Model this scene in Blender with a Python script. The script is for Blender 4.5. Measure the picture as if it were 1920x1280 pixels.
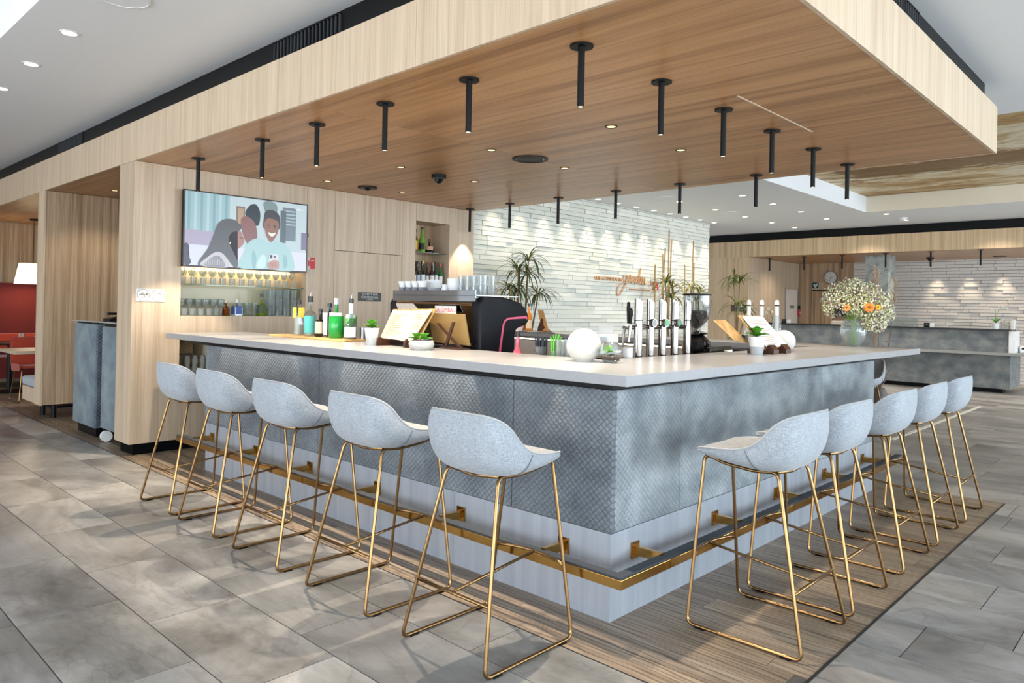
import bpy, bmesh, math, random
from mathutils import Vector, Matrix
from math import sin, cos, pi, sqrt, atan2, radians
random.seed(7)
for o in list(bpy.data.objects): bpy.data.objects.remove(o)
SC = bpy.context.scene
COL = SC.collection

# ------------------------------------------------------------------ camera
CAM_POS = Vector((-2.6664, -1.8984, 1.382))
YAW, PITCH, ROLL = .75851, .0048542, -.0197519
fw = Vector((cos(YAW)*cos(PITCH), sin(YAW)*cos(PITCH), sin(PITCH)))
rt = fw.cross(Vector((0, 0, 1))).normalized(); dn = fw.cross(rt)
r2 = rt*cos(ROLL) + dn*sin(ROLL); d2 = dn*cos(ROLL) - rt*sin(ROLL)
cd = bpy.data.cameras.new('camera'); cam = bpy.data.objects.new('camera', cd); COL.objects.link(cam)
cam.matrix_world = Matrix(((r2.x, -d2.x, -fw.x, CAM_POS.x), (r2.y, -d2.y, -fw.y, CAM_POS.y), (r2.z, -d2.z, -fw.z, CAM_POS.z), (0, 0, 0, 1)))
cd.sensor_width = 36; cd.lens = 36*1374.33/1920; cd.shift_y = -69.6/1920; cd.clip_start = .05; cd.clip_end = 200
SC.camera = cam

# ------------------------------------------------------------------ world, daylight, exposure
SC.view_settings.view_transform = 'Standard'; SC.view_settings.look = 'None'
SC.view_settings.gamma = 1; SC.view_settings.use_curve_mapping = False
SC.view_settings.exposure = 0.40
w = bpy.data.worlds.new('world'); SC.world = w; w.use_nodes = True
wb = w.node_tree.nodes['Background']; wb.inputs[0].default_value = (.80, .90, 1.0, 1); wb.inputs[1].default_value = 2.2
SC.cycles.max_bounces = 6; SC.cycles.diffuse_bounces = 3; SC.cycles.glossy_bounces = 3; SC.cycles.adaptive_threshold = .025
SC.cycles.transmission_bounces = 4; SC.cycles.transparent_max_bounces = 10
SC.cycles.sample_clamp_indirect = 6; SC.cycles.caustics_reflective = False; SC.cycles.caustics_refractive = False
def area(name, loc, rot, sx, sy, power, col):
    l = bpy.data.lights.new(name, 'AREA'); l.shape = 'RECTANGLE'; l.size = sx; l.size_y = sy; l.energy = power; l.color = col
    o = bpy.data.objects.new(name, l); COL.objects.link(o); o.location = loc; o.rotation_euler = rot; return o
# daylight through the window front on the -y side and on the -x side
for k in range(9):
    area('window_daylight', (-6.3+2.7*k, -8.6, 1.75), (radians(106), 0, 0), 1.5, 2.6, 98, (.78, .91, 1.0))
for k in range(5):
    area('window_daylight', (-8.6, -6.3+2.7*k+.35, 1.75), (radians(106), 0, radians(-90)), 1.5, 2.6, 66, (.92, .96, 1.0))

# ------------------------------------------------------------------ mesh helpers
def BM(): return bmesh.new()
def box(bm, x0, x1, y0, y1, z0, z1):
    v = [bm.verts.new(p) for p in ((x0,y0,z0),(x1,y0,z0),(x1,y1,z0),(x0,y1,z0),(x0,y0,z1),(x1,y0,z1),(x1,y1,z1),(x0,y1,z1))]
    for f in ((0,3,2,1),(4,5,6,7),(0,1,5,4),(1,2,6,5),(2,3,7,6),(3,0,4,7)): bm.faces.new([v[i] for i in f])
    return v
def bx(*a):
    bm = BM(); box(bm, *a); return bm
def frame_of(d):
    d = d.normalized(); a = Vector((0,0,1)) if abs(d.z) < .9 else Vector((1,0,0))
    u = d.cross(a).normalized(); return u, d.cross(u).normalized()
def fillet(pts, r, closed=False, n=4):
    P = [Vector(p) for p in pts]; out = []; N = len(P)
    for i in range(N):
        if not closed and i in (0, N-1): out.append(P[i]); continue
        a, b, c = P[i-1], P[i], P[(i+1) % N]
        l1 = min(r, (a-b).length*.45); l2 = min(r, (c-b).length*.45)
        s = b+(a-b).normalized()*l1; e = b+(c-b).normalized()*l2
        for k in range(n+1):
            t = k/n; out.append(s*(1-t)**2 + b*2*t*(1-t) + e*t*t)
    return out
def tube(bm, pts, r, seg=8, closed=False, cap=True):
    P = [Vector(p) for p in pts]; N = len(P); rings = []; u = None
    R = r if isinstance(r, (list, tuple)) else [r]*N
    for i in range(N):
        if closed: d = (P[(i+1) % N]-P[i-1])
        else: d = P[min(i+1, N-1)]-P[max(i-1, 0)]
        if d.length < 1e-9: d = Vector((0,0,1))
        d.normalize()
        if u is None: u, v = frame_of(d)
        else:
            u = (u-d*u.dot(d)); u = u.normalized() if u.length > 1e-6 else frame_of(d)[0]
            v = d.cross(u)
        rings.append([bm.verts.new(P[i]+(u*cos(2*pi*k/seg)+v*sin(2*pi*k/seg))*R[i]) for k in range(seg)])
    M = N if closed else N-1
    for i in range(M):
        a, b = rings[i], rings[(i+1) % N]
        for k in range(seg):
            try: bm.faces.new((a[k], a[(k+1) % seg], b[(k+1) % seg], b[k]))
            except ValueError: pass
    if cap and not closed:
        bm.faces.new(rings[0][::-1]); bm.faces.new(rings[-1])
    return bm
def lathe(bm, prof, seg=20, c=(0,0,0)):
    rings = []
    for r, z in prof:
        if r < 1e-6: rings.append([bm.verts.new((c[0], c[1], c[2]+z))])
        else: rings.append([bm.verts.new((c[0]+r*cos(2*pi*k/seg), c[1]+r*sin(2*pi*k/seg), c[2]+z)) for k in range(seg)])
    for a, b in zip(rings, rings[1:]):
        for k in range(seg):
            k2 = (k+1) % seg
            if len(a) == 1 and len(b) == 1: continue
            if len(a) == 1: bm.faces.new((a[0], b[k2], b[k]))
            elif len(b) == 1: bm.faces.new((a[k], a[k2], b[0]))
            else: bm.faces.new((a[k], a[k2], b[k2], b[k]))
    return bm
def cyl(bm, x, y, z0, z1, r, seg=16, r1=None):
    return lathe(bm, [(0, z0), (r, z0), (r if r1 is None else r1, z1), (0, z1)], seg, (x, y, 0))
def prism(bm, poly, ax, a0, a1):
    def p3(p, a):
        return {0: (a, p[0], p[1]), 1: (p[0], a, p[1]), 2: (p[0], p[1], a)}[ax]
    A = [bm.verts.new(p3(p, a0)) for p in poly]; B = [bm.verts.new(p3(p, a1)) for p in poly]; n = len(poly)
    bm.faces.new(A[::-1]); bm.faces.new(B)
    for i in range(n): bm.faces.new((A[i], A[(i+1) % n], B[(i+1) % n], B[i]))
    return bm
def sph(bm, c, r, seg=16, ring=10, sx=1, sy=1, sz=1):
    n = len(bm.verts)
    lathe(bm, [(r*sin(pi*i/ring), -r*cos(pi*i/ring)) for i in range(ring+1)], seg)
    bm.verts.ensure_lookup_table()
    for v in bm.verts[n:]: v.co = Vector((c[0]+v.co.x*sx, c[1]+v.co.y*sy, c[2]+v.co.z*sz))
    return bm
def mesh_of(name, bm, mat=None, smooth=False, bevel=0, bseg=2):
    bmesh.ops.recalc_face_normals(bm, faces=bm.faces)
    if bevel:
        bmesh.ops.bevel(bm, geom=[e for e in bm.edges if e.is_manifold and e.calc_face_angle(0) > .6], offset=bevel, segments=bseg, affect='EDGES', profile=.5)
    me = bpy.data.meshes.new(name); bm.to_mesh(me); bm.free()
    for m in (mat if isinstance(mat, (list, tuple)) else [mat]): me.materials.append(m)
    if smooth:
        for p in me.polygons: p.use_smooth = True
        if smooth != 'all':
            try: me.set_sharp_from_angle(angle=radians(40))
            except Exception: pass
    return me
def link(o, parent=None, loc=None, rot=None, kind=None):
    COL.objects.link(o)
    if parent is not None: o.parent = parent
    if loc is not None: o.location = loc
    if rot is not None: o.rotation_euler = rot
    if kind: o['kind'] = kind
    return o
def obj(name, bm, mat, parent=None, smooth=False, bevel=0, loc=None, rot=None, kind=None, bseg=2):
    return link(bpy.data.objects.new(name, mesh_of(name, bm, mat, smooth, bevel, bseg)), parent, loc, rot, kind)
def inst(name, me, parent=None, loc=None, rot=None, scale=None):
    o = link(bpy.data.objects.new(name, me), parent, loc, rot)
    if scale is not None: o.scale = scale if isinstance(scale, (tuple, list, Vector)) else (scale,)*3
    return o
def thing(name, label, cat, loc=(0,0,0), rz=0, group=None):
    o = bpy.data.objects.new(name, None); COL.objects.link(o); o.empty_display_size = .1
    o.location = loc; o.rotation_euler = (0, 0, rz); o['label'] = label; o['category'] = cat
    if group: o['group'] = group
    return o
def tag(o, label, cat, group=None):
    o['label'] = label; o['category'] = cat
    if group: o['group'] = group
    return o
def struct(name, bm, mat, parent=None, **k):
    return obj(name, bm, mat, parent, kind='structure', **k)
def dup(root, loc, rz, label=None, group=None, kids=None):
    r = root.copy(); COL.objects.link(r); r.location = loc; r.rotation_euler = (0, 0, rz)
    if label: r['label'] = label
    if group: r['group'] = group
    def rec(a, b):
        for ch in KIDS.get(a.name, []):
            c = ch.copy(); COL.objects.link(c); c.parent = b; KIDS.setdefault(b.name, []).append(c); rec(ch, c)
    rec(root, r)
    return r
KIDS = {}
def index_kids(*roots):
    for o in COL.objects:
        if o.parent is not None:
            L = KIDS.setdefault(o.parent.name, [])
            if o not in L: L.append(o)
def text_mesh(body, size, depth=.001, font=None, align='CENTER', shear=0, space=1.0):
    cu = bpy.data.curves.new('txt', 'FONT'); cu.body = body; cu.size = size; cu.extrude = depth; cu.align_x = align; cu.align_y = 'CENTER'
    cu.shear = shear; cu.space_character = space; cu.resolution_u = 2
    o = bpy.data.objects.new('txt', cu); COL.objects.link(o)
    bpy.context.view_layer.update()
    me = bpy.data.meshes.new_from_object(o.evaluated_get(bpy.context.evaluated_depsgraph_get()))
    bpy.data.objects.remove(o); return me
def text(name, body, size, mat, parent, loc, rot, **k):
    me = text_mesh(body, size, **k); me.materials.clear(); me.materials.append(mat)
    return inst(name, me, parent, loc, rot)
RX = (pi/2, 0, 0)          # a plane facing -y
RXW = (pi/2, 0, -pi/2)     # a plane facing -x

# ------------------------------------------------------------------ materials
def S(c):   # sRGB 0-255 to linear
    return tuple(((x/255)/12.92 if x/255 <= .04045 else ((x/255+.055)/1.055)**2.4) for x in c)+(1,)
class NT:
    def __init__(s, name):
        s.m = bpy.data.materials.new(name); s.m.use_nodes = True; s.t = s.m.node_tree; s.b = s.t.nodes['Principled BSDF']
    def n(s, typ, **k):
        nd = s.t.nodes.new('ShaderNode'+typ)
        for a, b in k.items(): setattr(nd, a, b)
        return nd
    def l(s, a, b): s.t.links.new(a, b)
    def math(s, op, a, b=None, c=None):
        nd = s.n('Math', operation=op)
        for i, x in enumerate((a, b, c)):
            if x is None: continue
            if isinstance(x, (int, float)): nd.inputs[i].default_value = x
            else: s.l(x, nd.inputs[i])
        return nd.outputs[0]
    def pos(s, scale=(1,1,1), world=True, rnd=0, rot=(0,0,0)):
        src = s.n('NewGeometry').outputs['Position'] if world else s.n('TexCoord').outputs['Object']
        if rnd:
            oi = s.n('ObjectInfo'); va = s.n('VectorMath', operation='SCALE'); va.inputs[0].default_value = (17.3, 11.1, 7.7)
            s.l(oi.outputs['Random'], va.inputs['Scale']); ad = s.n('VectorMath', operation='ADD'); s.l(src, ad.inputs[0]); s.l(va.outputs[0], ad.inputs[1]); src = ad.outputs[0]
        mp = s.n('Mapping'); mp.inputs['Scale'].default_value = scale; mp.inputs['Rotation'].default_value = rot; s.l(src, mp.inputs[0]); return mp.outputs[0]
    def noise(s, vec, scale=1, detail=4, rough=.55, dist=0):
        nd = s.n('TexNoise'); nd.inputs['Scale'].default_value = scale; nd.inputs['Detail'].default_value = detail
        nd.inputs['Roughness'].default_value = rough; nd.inputs['Distortion'].default_value = dist; s.l(vec, nd.inputs['Vector']); return nd.outputs['Fac']
    def ramp(s, fac, stops):
        r = s.n('ValToRGB'); e = r.color_ramp.elements
        while len(e) > 1: e.remove(e[-1])
        e[0].position, e[0].color = stops[0]
        for p, c in stops[1:]:
            x = e.new(p); x.color = c
        s.l(fac, r.inputs[0]); return r.outputs[0]
    def mix(s, f, a, b, mode='MIX'):
        nd = s.n('Mix', data_type='RGBA', blend_type=mode)
        for i, x in ((0, f), (6, a), (7, b)):
            if isinstance(x, (int, float, tuple)): nd.inputs[i].default_value = x
            else: s.l(x, nd.inputs[i])
        return nd.outputs[2]
    def bump(s, h, strength=.3, dist=.002):
        b = s.n('Bump'); b.inputs['Strength'].default_value = strength; b.inputs['Distance'].default_value = dist
        s.l(h, b.inputs['Height']); s.l(b.outputs[0], s.b.inputs['Normal'])
    def set(s, **k):
        for a, v in k.items():
            i = s.b.inputs[a.replace('_', ' ')]
            if isinstance(v, (int, float, tuple)): i.default_value = v
            else: s.l(v, i)
        return s.m
def plain(name, c, rough=.5, metal=0, spec=.5, emit=0, coat=0, alpha=1, sheen=0):
    t = NT(name); t.set(Base_Color=S(c), Roughness=rough, Metallic=metal); t.b.inputs['Specular IOR Level'].default_value = spec
    if emit: t.set(Emission_Color=S(c), Emission_Strength=float(emit))
    if coat: t.set(Coat_Weight=coat, Coat_Roughness=.08)
    if sheen: t.set(Sheen_Weight=sheen)
    return t.m
def glass(name, c=(255,255,255), rough=0.0, ior=1.45):
    t = NT(name); t.set(Base_Color=S(c), Roughness=rough, Transmission_Weight=1.0, IOR=ior); return t.m
def thin_glass(name, c=(230,245,240), mixf=.25, body=0):   # clear sheet or vessel: mostly see-through, some gloss; body mixes in white to brighten it
    t = NT(name); tr = t.n('BsdfTransparent'); tr.inputs[0].default_value = S(c)
    gl = t.n('BsdfGlossy'); gl.inputs['Roughness'].default_value = .04
    fr = t.n('LayerWeight'); fr.inputs[0].default_value = mixf
    mx = t.n('MixShader'); t.l(fr.outputs['Facing'], mx.inputs[0]); t.l(tr.outputs[0], mx.inputs[1]); t.l(gl.outputs[0], mx.inputs[2])
    if body:
        df = t.n('BsdfTranslucent'); df.inputs[0].default_value = (1,1,1,1); d2 = t.n('BsdfDiffuse'); d2.inputs[0].default_value = (.95,.97,1,1)
        m3 = t.n('MixShader'); t.l(df.outputs[0], m3.inputs[1]); t.l(d2.outputs[0], m3.inputs[2])
        m2 = t.n('MixShader'); m2.inputs[0].default_value = body; t.l(mx.outputs[0], m2.inputs[1]); t.l(m3.outputs[0], m2.inputs[2]); mx = m2
    t.l(mx.outputs[0], t.t.nodes['Material Output'].inputs[0]); return t.m
def wood(name, light, mid, dark, axis='z', rough=.45, k=1.0, rnd=1, contrast=1.0, world=True):
    t = NT(name); a = {'x': (.35, 9, 9), 'y': (12, .35, 12), 'z': (17, 17, .3)}[axis]
    v = t.pos(tuple(q*k for q in a), world, rnd); n1 = t.noise(v, 1.0, 6, .62, .6)
    b = {'x': (2.5, 130, 130), 'y': (130, 2.5, 130), 'z': (130, 130, 2.5)}[axis]
    n2 = t.noise(t.pos(tuple(q*k for q in b), world, rnd), 1.0, 3, .6)
    c = t.ramp(n1, [(.32, S(dark)), (.47, S(mid)), (.62, S(light))])
    f = t.ramp(n2, [(.42-.06*contrast, (.62, .62, .62, 1)), (.55, (1, 1, 1, 1))])
    c2 = t.mix(.55*contrast, c, f, 'MULTIPLY')
    t.set(Base_Color=c2, Roughness=rough); t.bump(n2, .12, .0006); return t.m

OAK = wood('pale oak laminate', (220,198,170), (212,188,160), (200,175,146), 'z', .42, contrast=.5)
OAK_WALL = wood('greyed oak laminate', (208,187,162), (198,176,150), (182,160,134), 'z', .42, contrast=.6)
OAK_DEEP = wood('mid oak laminate', (205,178,146), (182,152,120), (140,112,86), 'z', .45)
OAK_SOFFIT = wood('warm oak soffit', (206,158,110), (186,138,92), (152,108,68), 'y', .34, contrast=.9)  # shade and warm bounce under the canopy put into the oak colour
OAK_REC = wood('reception oak', (222,194,156), (208,178,140), (184,152,116), 'z', .42, contrast=.55)
OAK_X = wood('oak edge', (206,186,160), (190,168,142), (165,142,118), 'x', .42)
def plank_mat():
    t = NT('oak floor plank'); v = t.pos((7, .55, 7), True, 1)
    n1 = t.noise(v, 1.0, 6, .65, 1.6); n2 = t.noise(t.pos((52, 3.5, 52), True, 1), 1, 5, .7, .8)
    wv = t.n('TexWave', wave_type='BANDS', bands_direction='X'); wv.inputs['Scale'].default_value = 2.2; wv.inputs['Distortion'].default_value = 16; wv.inputs['Detail'].default_value = 4; wv.inputs['Detail Scale'].default_value = .7
    t.l(t.pos((4.5, .55, 4.5), True, 1), wv.inputs['Vector'])
    c = t.ramp(n1, [(.3, S((118,100,82))), (.5, S((148,130,110))), (.68, S((176,158,136)))])
    c = t.mix(.8, c, t.ramp(wv.outputs['Fac'], [(.0, (.3,.26,.24,1)), (.26, (1,1,1,1))]), 'MULTIPLY')
    c = t.mix(.42, c, t.ramp(n2, [(.36, (.45,.42,.4,1)), (.5, (1,1,1,1))]), 'MULTIPLY')
    oi = t.n('ObjectInfo'); br = t.ramp(oi.outputs['Random'], [(0, (.82,.82,.84,1)), (1, (1.08,1.06,1.02,1))])
    c = t.mix(1.0, c, br, 'MULTIPLY'); t.set(Base_Color=c, Roughness=.42); t.bump(n2, .25, .0012); return t.m
PLANK = plank_mat()
def tile_mat():
    t = NT('slate look floor tile'); n1 = t.noise(t.pos((1.5, .8, 1), True, 1), 1.0, 7, .6, 1.4)
    n2 = t.noise(t.pos((26, 5, 10), True, 1), 1, 5, .7, .4); n3 = t.noise(t.pos((1.1, .9, 1), True, 1, (0,0,.6)), 1.6, 3, .5, 2.2)
    c = t.ramp(n1, [(.3, S((112,108,103))), (.44, S((144,140,135))), (.58, S((172,168,163))), (.72, S((196,193,188)))])
    c = t.mix(.5, c, t.ramp(n2, [(.34, (.68,.67,.66,1)), (.58, (1,1,1,1))]), 'MULTIPLY')
    c = t.mix(.75, c, t.ramp(n3, [(.47, (1,1,1,1)), (.5, (.78,.77,.75,1)), (.505, (1.04,1.04,1.03,1)), (.58, (1,1,1,1))]), 'MULTIPLY')
    oi = t.n('ObjectInfo'); br = t.ramp(oi.outputs['Random'], [(0, (.80,.80,.82,1)), (.5, (.96,.95,.94,1)), (1, (1.12,1.11,1.08,1))])
    c = t.mix(1.0, c, br, 'MULTIPLY')
    t.set(Base_Color=c, Roughness=t.ramp(n2, [(.3, (.30,)*3+(1,)), (.7, (.44,)*3+(1,))])); t.bump(n2, .1, .001); return t.m
TILE = tile_mat()
GROUT = plain('grout', (84,80,76), .9)
WHITE_CEIL = plain('white ceiling paint', (238,240,243), .85)
WHITE = plain('white satin', (238,238,236), .4)
BLACK = plain('black powder coat', (9,10,11), .45, spec=.22)
BLACK_VOID = plain('black recess lining', (8,9,10), .8, spec=.1)
BLACK_GLOSS = plain('black gloss', (12,12,14), .1, coat=.5)
def quilt(name, ax, base, dark, light, cell=(.034, .031), strength=.8, mott=3.2):
    t = NT(name); g = t.n('NewGeometry'); sp = t.n('SeparateXYZ'); t.l(g.outputs['Position'], sp.inputs[0])
    u = sp.outputs[ax]; z = sp.outputs[2]
    uu = t.math('DIVIDE', u, cell[0]); zz = t.math('DIVIDE', z, cell[1])
    a = t.math('ABSOLUTE', t.math('SINE', t.math('MULTIPLY', t.math('ADD', uu, zz), pi)))
    b = t.math('ABSOLUTE', t.math('SINE', t.math('MULTIPLY', t.math('SUBTRACT', uu, zz), pi)))
    h = t.math('POWER', t.math('MULTIPLY', a, b), .45)
    n1 = t.noise(t.pos((1.3, 1.3, 1.7)), mott, 4, .55, .1); n2 = t.noise(t.pos((1,1,1)), 120, 3, .7)
    c = t.ramp(n1, [(.3, S(dark)), (.5, S(base)), (.68, S(light))])
    c = t.mix(.5, c, t.ramp(n2, [(.35, (.66,.66,.66,1)), (.6, (1.06,1.06,1.06,1))]), 'MULTIPLY')
    c = t.mix(.8, c, t.ramp(h, [(0, (.38,.38,.4,1)), (.5, (1,1,1,1))]), 'MULTIPLY')  # creases darkened in the colour, painting in the shade of the relief
    t.set(Base_Color=c, Roughness=.75, Sheen_Weight=.35, Sheen_Roughness=.4); t.bump(h, strength, .006); return t.m
Q_LONG = quilt('quilted grey velvet along y', 1, (112,120,127), (88,95,103), (136,143,150), strength=1.0, mott=2.4)  # shaded face: same velvet as Q_END, painted darker
Q_END = quilt('quilted grey velvet along x', 0, (142,151,156), (100,108,115), (176,184,188), strength=.5, mott=2.6)  # lit face: same velvet, brightness put into the colour
Q_DESK = quilt('quilted desk velvet', 1, (128,132,132), (104,108,112), (152,152,146), (.05, .045), .8)
Q_CAB = quilt('quilted cabinet velvet', 1, (112,128,136), (88,100,110), (134,148,152), (.034,.031), .35)
Q_CABX = quilt('quilted cabinet velvet side', 0, (96,104,116), (70,78,92), (118,128,138), (.04,.036), .9)
def steel_mat():
    t = NT('brushed aluminium kick panel'); n = t.noise(t.pos((14, 14, .6)), 1, 4, .6); n2 = t.noise(t.pos((1,1,220)), 1, 2, .5)
    c = t.ramp(n, [(.3, S((160,166,176))), (.7, S((182,188,197)))]); t.set(Base_Color=c, Roughness=.38, Metallic=.35); t.bump(n2, .05, .0003); return t.m
KICK = steel_mat()
def stone_mat():
    t = NT('grey composite worktop'); n = t.noise(t.pos((1,1,1)), 60, 4, .6); n2 = t.noise(t.pos((1,1,1)), 2.2, 4, .6)
    c = t.ramp(n, [(.3, S((154,154,156))), (.7, S((160,160,162)))]); c = t.mix(.3, c, t.ramp(n2, [(.35, (.85,.85,.86,1)), (.65, (1,1,1,1))]), 'MULTIPLY')
    t.set(Base_Color=c, Roughness=.27); return t.m
SLAB = stone_mat()
BRASS = plain('brushed brass', (150,118,78), .24, 1.0); BRASS_RAIL = plain('polished brass rail', (180,140,76), .16, 1.0)
def fabric_mat(name, c1, c2, c3):
    t = NT(name); a = t.noise(t.pos((420, 420, 60), False), 1, 2, .6); b = t.noise(t.pos((40, 40, 520), False), 1, 2, .6); m = t.noise(t.pos((1,1,1), False, 1), 9, 4, .6)
    h = t.math('ADD', a, b); c = t.ramp(t.math('MULTIPLY', h, .5), [(.36, S(c1)), (.5, S(c2)), (.62, S(c3))])
    c = t.mix(.5, c, t.ramp(m, [(.3, (.85,.85,.86,1)), (.7, (1.04,1.04,1.04,1))]), 'MULTIPLY')
    t.set(Base_Color=c, Roughness=.85, Sheen_Weight=.3); t.bump(h, .5, .0012); return t.m
FABRIC = fabric_mat('light grey melange fabric', (134,141,149), (160,166,173), (182,188,194))
FABRIC_IN = fabric_mat('mid grey seat fabric', (124,125,127), (142,142,143), (160,159,158))
FABRIC_DARK = plain('dark seam', (112,116,124), .85)
FABRIC_TRIM = plain('grey fabric welt', (166,168,170), .8)
CHROME = plain('polished chrome', (196,196,200), .06, 1.0)
STEEL = plain('brushed steel', (190,192,196), .28, 1.0)
CLEAR = thin_glass('clear drinking glass', (244,248,248), .3, .14)
SHELF_GLASS = thin_glass('green edged shelf glass', (190,225,212), .3)
MIRROR = plain('niche mirror', (150,150,142), .12, 1.0)
def brick_mat(name, lo, hi):
    t = NT(name); oi = t.n('ObjectInfo'); r = t.ramp(oi.outputs['Random'], [(0, S(lo)), (1, S(hi))]); n = t.noise(t.pos((3,3,14)), 3, 5, .65)
    c = t.mix(.6, r, t.ramp(n, [(.3, (.86,.86,.85,1)), (.7, (1,1,1,1))]), 'MULTIPLY'); t.set(Base_Color=c, Roughness=.7); t.bump(n, .35, .004); return t.m
BRICK = brick_mat('whitewashed slim brick', (222,224,214), (240,240,232))
BRICK_REC = brick_mat('pale grey slim brick', (222,216,210), (236,230,224))
JOINT = plain('brick joint', (170,170,162), .9)
GREEN_LEAF = plain('succulent green', (74,140,48), .5)
DARK_LEAF = plain('dracaena green', (74,92,46), .5)
OLIVE_LEAF = plain('olive leaf', (128,122,58), .55)
WHITE_CER = plain('white ceramic', (236,238,238), .3)
def warm_spot(parent_loc, energy, angle, name='spot_light', col=(1, .86, .68), rot=(0,0,0), blend=.5, radius=.03):
    l = bpy.data.lights.new(name, 'SPOT'); l.energy = energy; l.spot_size = radians(angle); l.spot_blend = blend; l.color = col; l.shadow_soft_size = radius
    o = bpy.data.objects.new(name, l); COL.objects.link(o); o.location = parent_loc; o.rotation_euler = rot; return o
LAMP_ON = plain('lit lamp face', (255,236,200), .5, emit=6)
LAMP_SOFT = plain('soft lamp face', (255,240,215), .5, emit=2.5)

# ================================================================== STRUCTURE
CZ = 3.15        # main ceiling
SOF = 2.625      # canopy underside
# ---- ceiling with two raised coffers
bm = BM()
for b in ((-9,-4.6,-9,13),(-4.6,-1.47,-9,-4.2),(-4.6,-1.47,5.2,13),(-1.47,4.86,-9,13),(4.86,10.72,-9,-4.5),(4.86,10.72,2.39,13),(10.72,18,-9,13)):
    box(bm, b[0], b[1], b[2], b[3], CZ, CZ+.28)
box(bm, -9, 18, -9, 13, CZ+.29, CZ+.5)
box(bm, -4.6, -1.47, -4.2, 5.2, CZ+.275, CZ+.295)
ceil = struct('ceiling', bm, WHITE_CEIL)
def mural():
    t = NT('gilded weathered ceiling mural'); v = t.pos((1.6, .42, 1)); n = t.noise(v, 1.3, 9, .72, 1.2); n2 = t.noise(t.pos((9, 3, 1)), 1.5, 6, .75, .6)
    n3 = t.noise(t.pos((.9, .12, 1)), 1.1, 6, .6, .4)
    c = t.ramp(n, [(.32, S((138,96,42))), (.44, S((196,162,108))), (.54, S((232,218,186))), (.7, S((240,232,212)))])
    c = t.mix(.7, c, t.ramp(n2, [(.34, (.5,.4,.28,1)), (.5, (1,1,1,1))]), 'MULTIPLY')
    sp = t.n('SeparateXYZ'); t.l(t.n('NewGeometry').outputs['Position'], sp.inputs[0])
    e = t.math('MULTIPLY', t.math('SUBTRACT', t.noise(t.pos((3.2, .5, 1)), 1.4, 7, .75, .8), .5), 1.7)
    xx = t.math('ADD', sp.outputs[0], e); yy = t.math('ADD', sp.outputs[1], t.math('MULTIPLY', e, .8))
    band = t.math('MULTIPLY', t.math('MULTIPLY', t.math('GREATER_THAN', xx, 8.0), t.math('LESS_THAN', xx, 8.95)), t.math('LESS_THAN', yy, 2.0))
    c = t.mix(t.math('MULTIPLY', band, .85), c, S((116,78,24)))
    t.set(Base_Color=c, Roughness=.6); return t.m
struct('ceiling_mural', bx(4.86, 10.72, -4.5, 2.39, CZ+.274, CZ+.29), mural())
struct('trim_coffer', bx(10.70, 10.722, -4.5, 2.39, CZ, CZ+.27), plain('cream coffer edge', (238,228,208), .7))
# ---- outer walls behind and beside the viewer: window fronts with mullions, and plain far walls
bm = BM()
for i in range(11): box(bm, -9+2.7*i-.05, -9+2.7*i+.05, -9.05, -8.95, 0, CZ)
box(bm, -9, 18, -9.06, -8.94, 0, .12); box(bm, -9, 18, -9.06, -8.94, CZ-.15, CZ)
struct('window_1', bm, BLACK)
bm = BM()
for i in range(9): box(bm, -9.05, -8.95, -9+2.7*i-.05, -9+2.7*i+.05, 0, CZ)
box(bm, -9.06, -8.94, -9, 13, 0, .12); box(bm, -9.06, -8.94, -9, 13, CZ-.15, CZ)
struct('window_2', bm, BLACK)
struct('wall_left', bx(-9, 4.2, 12.45, 12.6, 0, CZ), OAK_DEEP)
struct('wall_right', bx(17.8, 18, -9, 13, 0, CZ), WHITE_CEIL)
# ---- floor: joints, tiles, planks
floor = struct('floor', bx(-9, 18, -9, 13, -.08, -.005), GROUT)
TP, TL = .4055, .812
JO = {-6: 1.73, -5: 1.39, -4: 2.456, -3: .238, 0: -1.01, 1: -1.33, 2: -1.136, 4: -1.03, 6: -.94}
rg = random.Random(3); tiles = []
def px_of(p):
    v = Vector(p)-CAM_POS; z = v.dot(fw)
    return (960+1374.3*v.dot(r2)/z, 570.4+1374.3*v.dot(d2)/z, z) if z > .2 else None
for k in range(-22, 42):
    x0 = .593+TP*k; x1 = x0+TP; off = JO.get(k, rg.uniform(0, TL)); off = off % TL
    for j in range(-12, 16):
        y0 = off+TL*j; y1 = y0+TL
        rects = [(x0, x1, y0, y1)]; o2 = []
        for (a, b, c, d) in rects:      # cut out the wooden area
            X0, X1, Y0, Y1 = -.32, 3.83, -.82, 12.4
            if b <= X0 or a >= X1 or d <= Y0 or c >= Y1: o2.append((a, b, c, d)); continue
            if a < X0: o2.append((a, X0, max(c, Y0), d))
            if b > X1: o2.append((X1, b, max(c, Y0), d))
            if c < Y0: o2.append((a, b, c, Y0))
        tiles += [r for r in o2 if r[1]-r[0] > .012 and r[3]-r[2] > .012 and r[0] > -8.9 and r[1] < 17.8 and r[2] > -8.9 and r[3] < 12.4]
def tkey(r):
    p = px_of(((r[0]+r[1])/2, (r[2]+r[3])/2, 0)); 
    cs = [px_of((x, y, 0)) for x in r[:2] for y in r[2:]]
    vis = any(c and -5 < c[0] < 1925 and 500 < c[1] < 1290 for c in cs)
    d = ((r[0]+r[1])/2-CAM_POS.x)**2+((r[2]+r[3])/2-CAM_POS.y)**2
    return (0 if vis else 1, d)
tiles.sort(key=tkey); TC = {}
g = .0024
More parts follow.
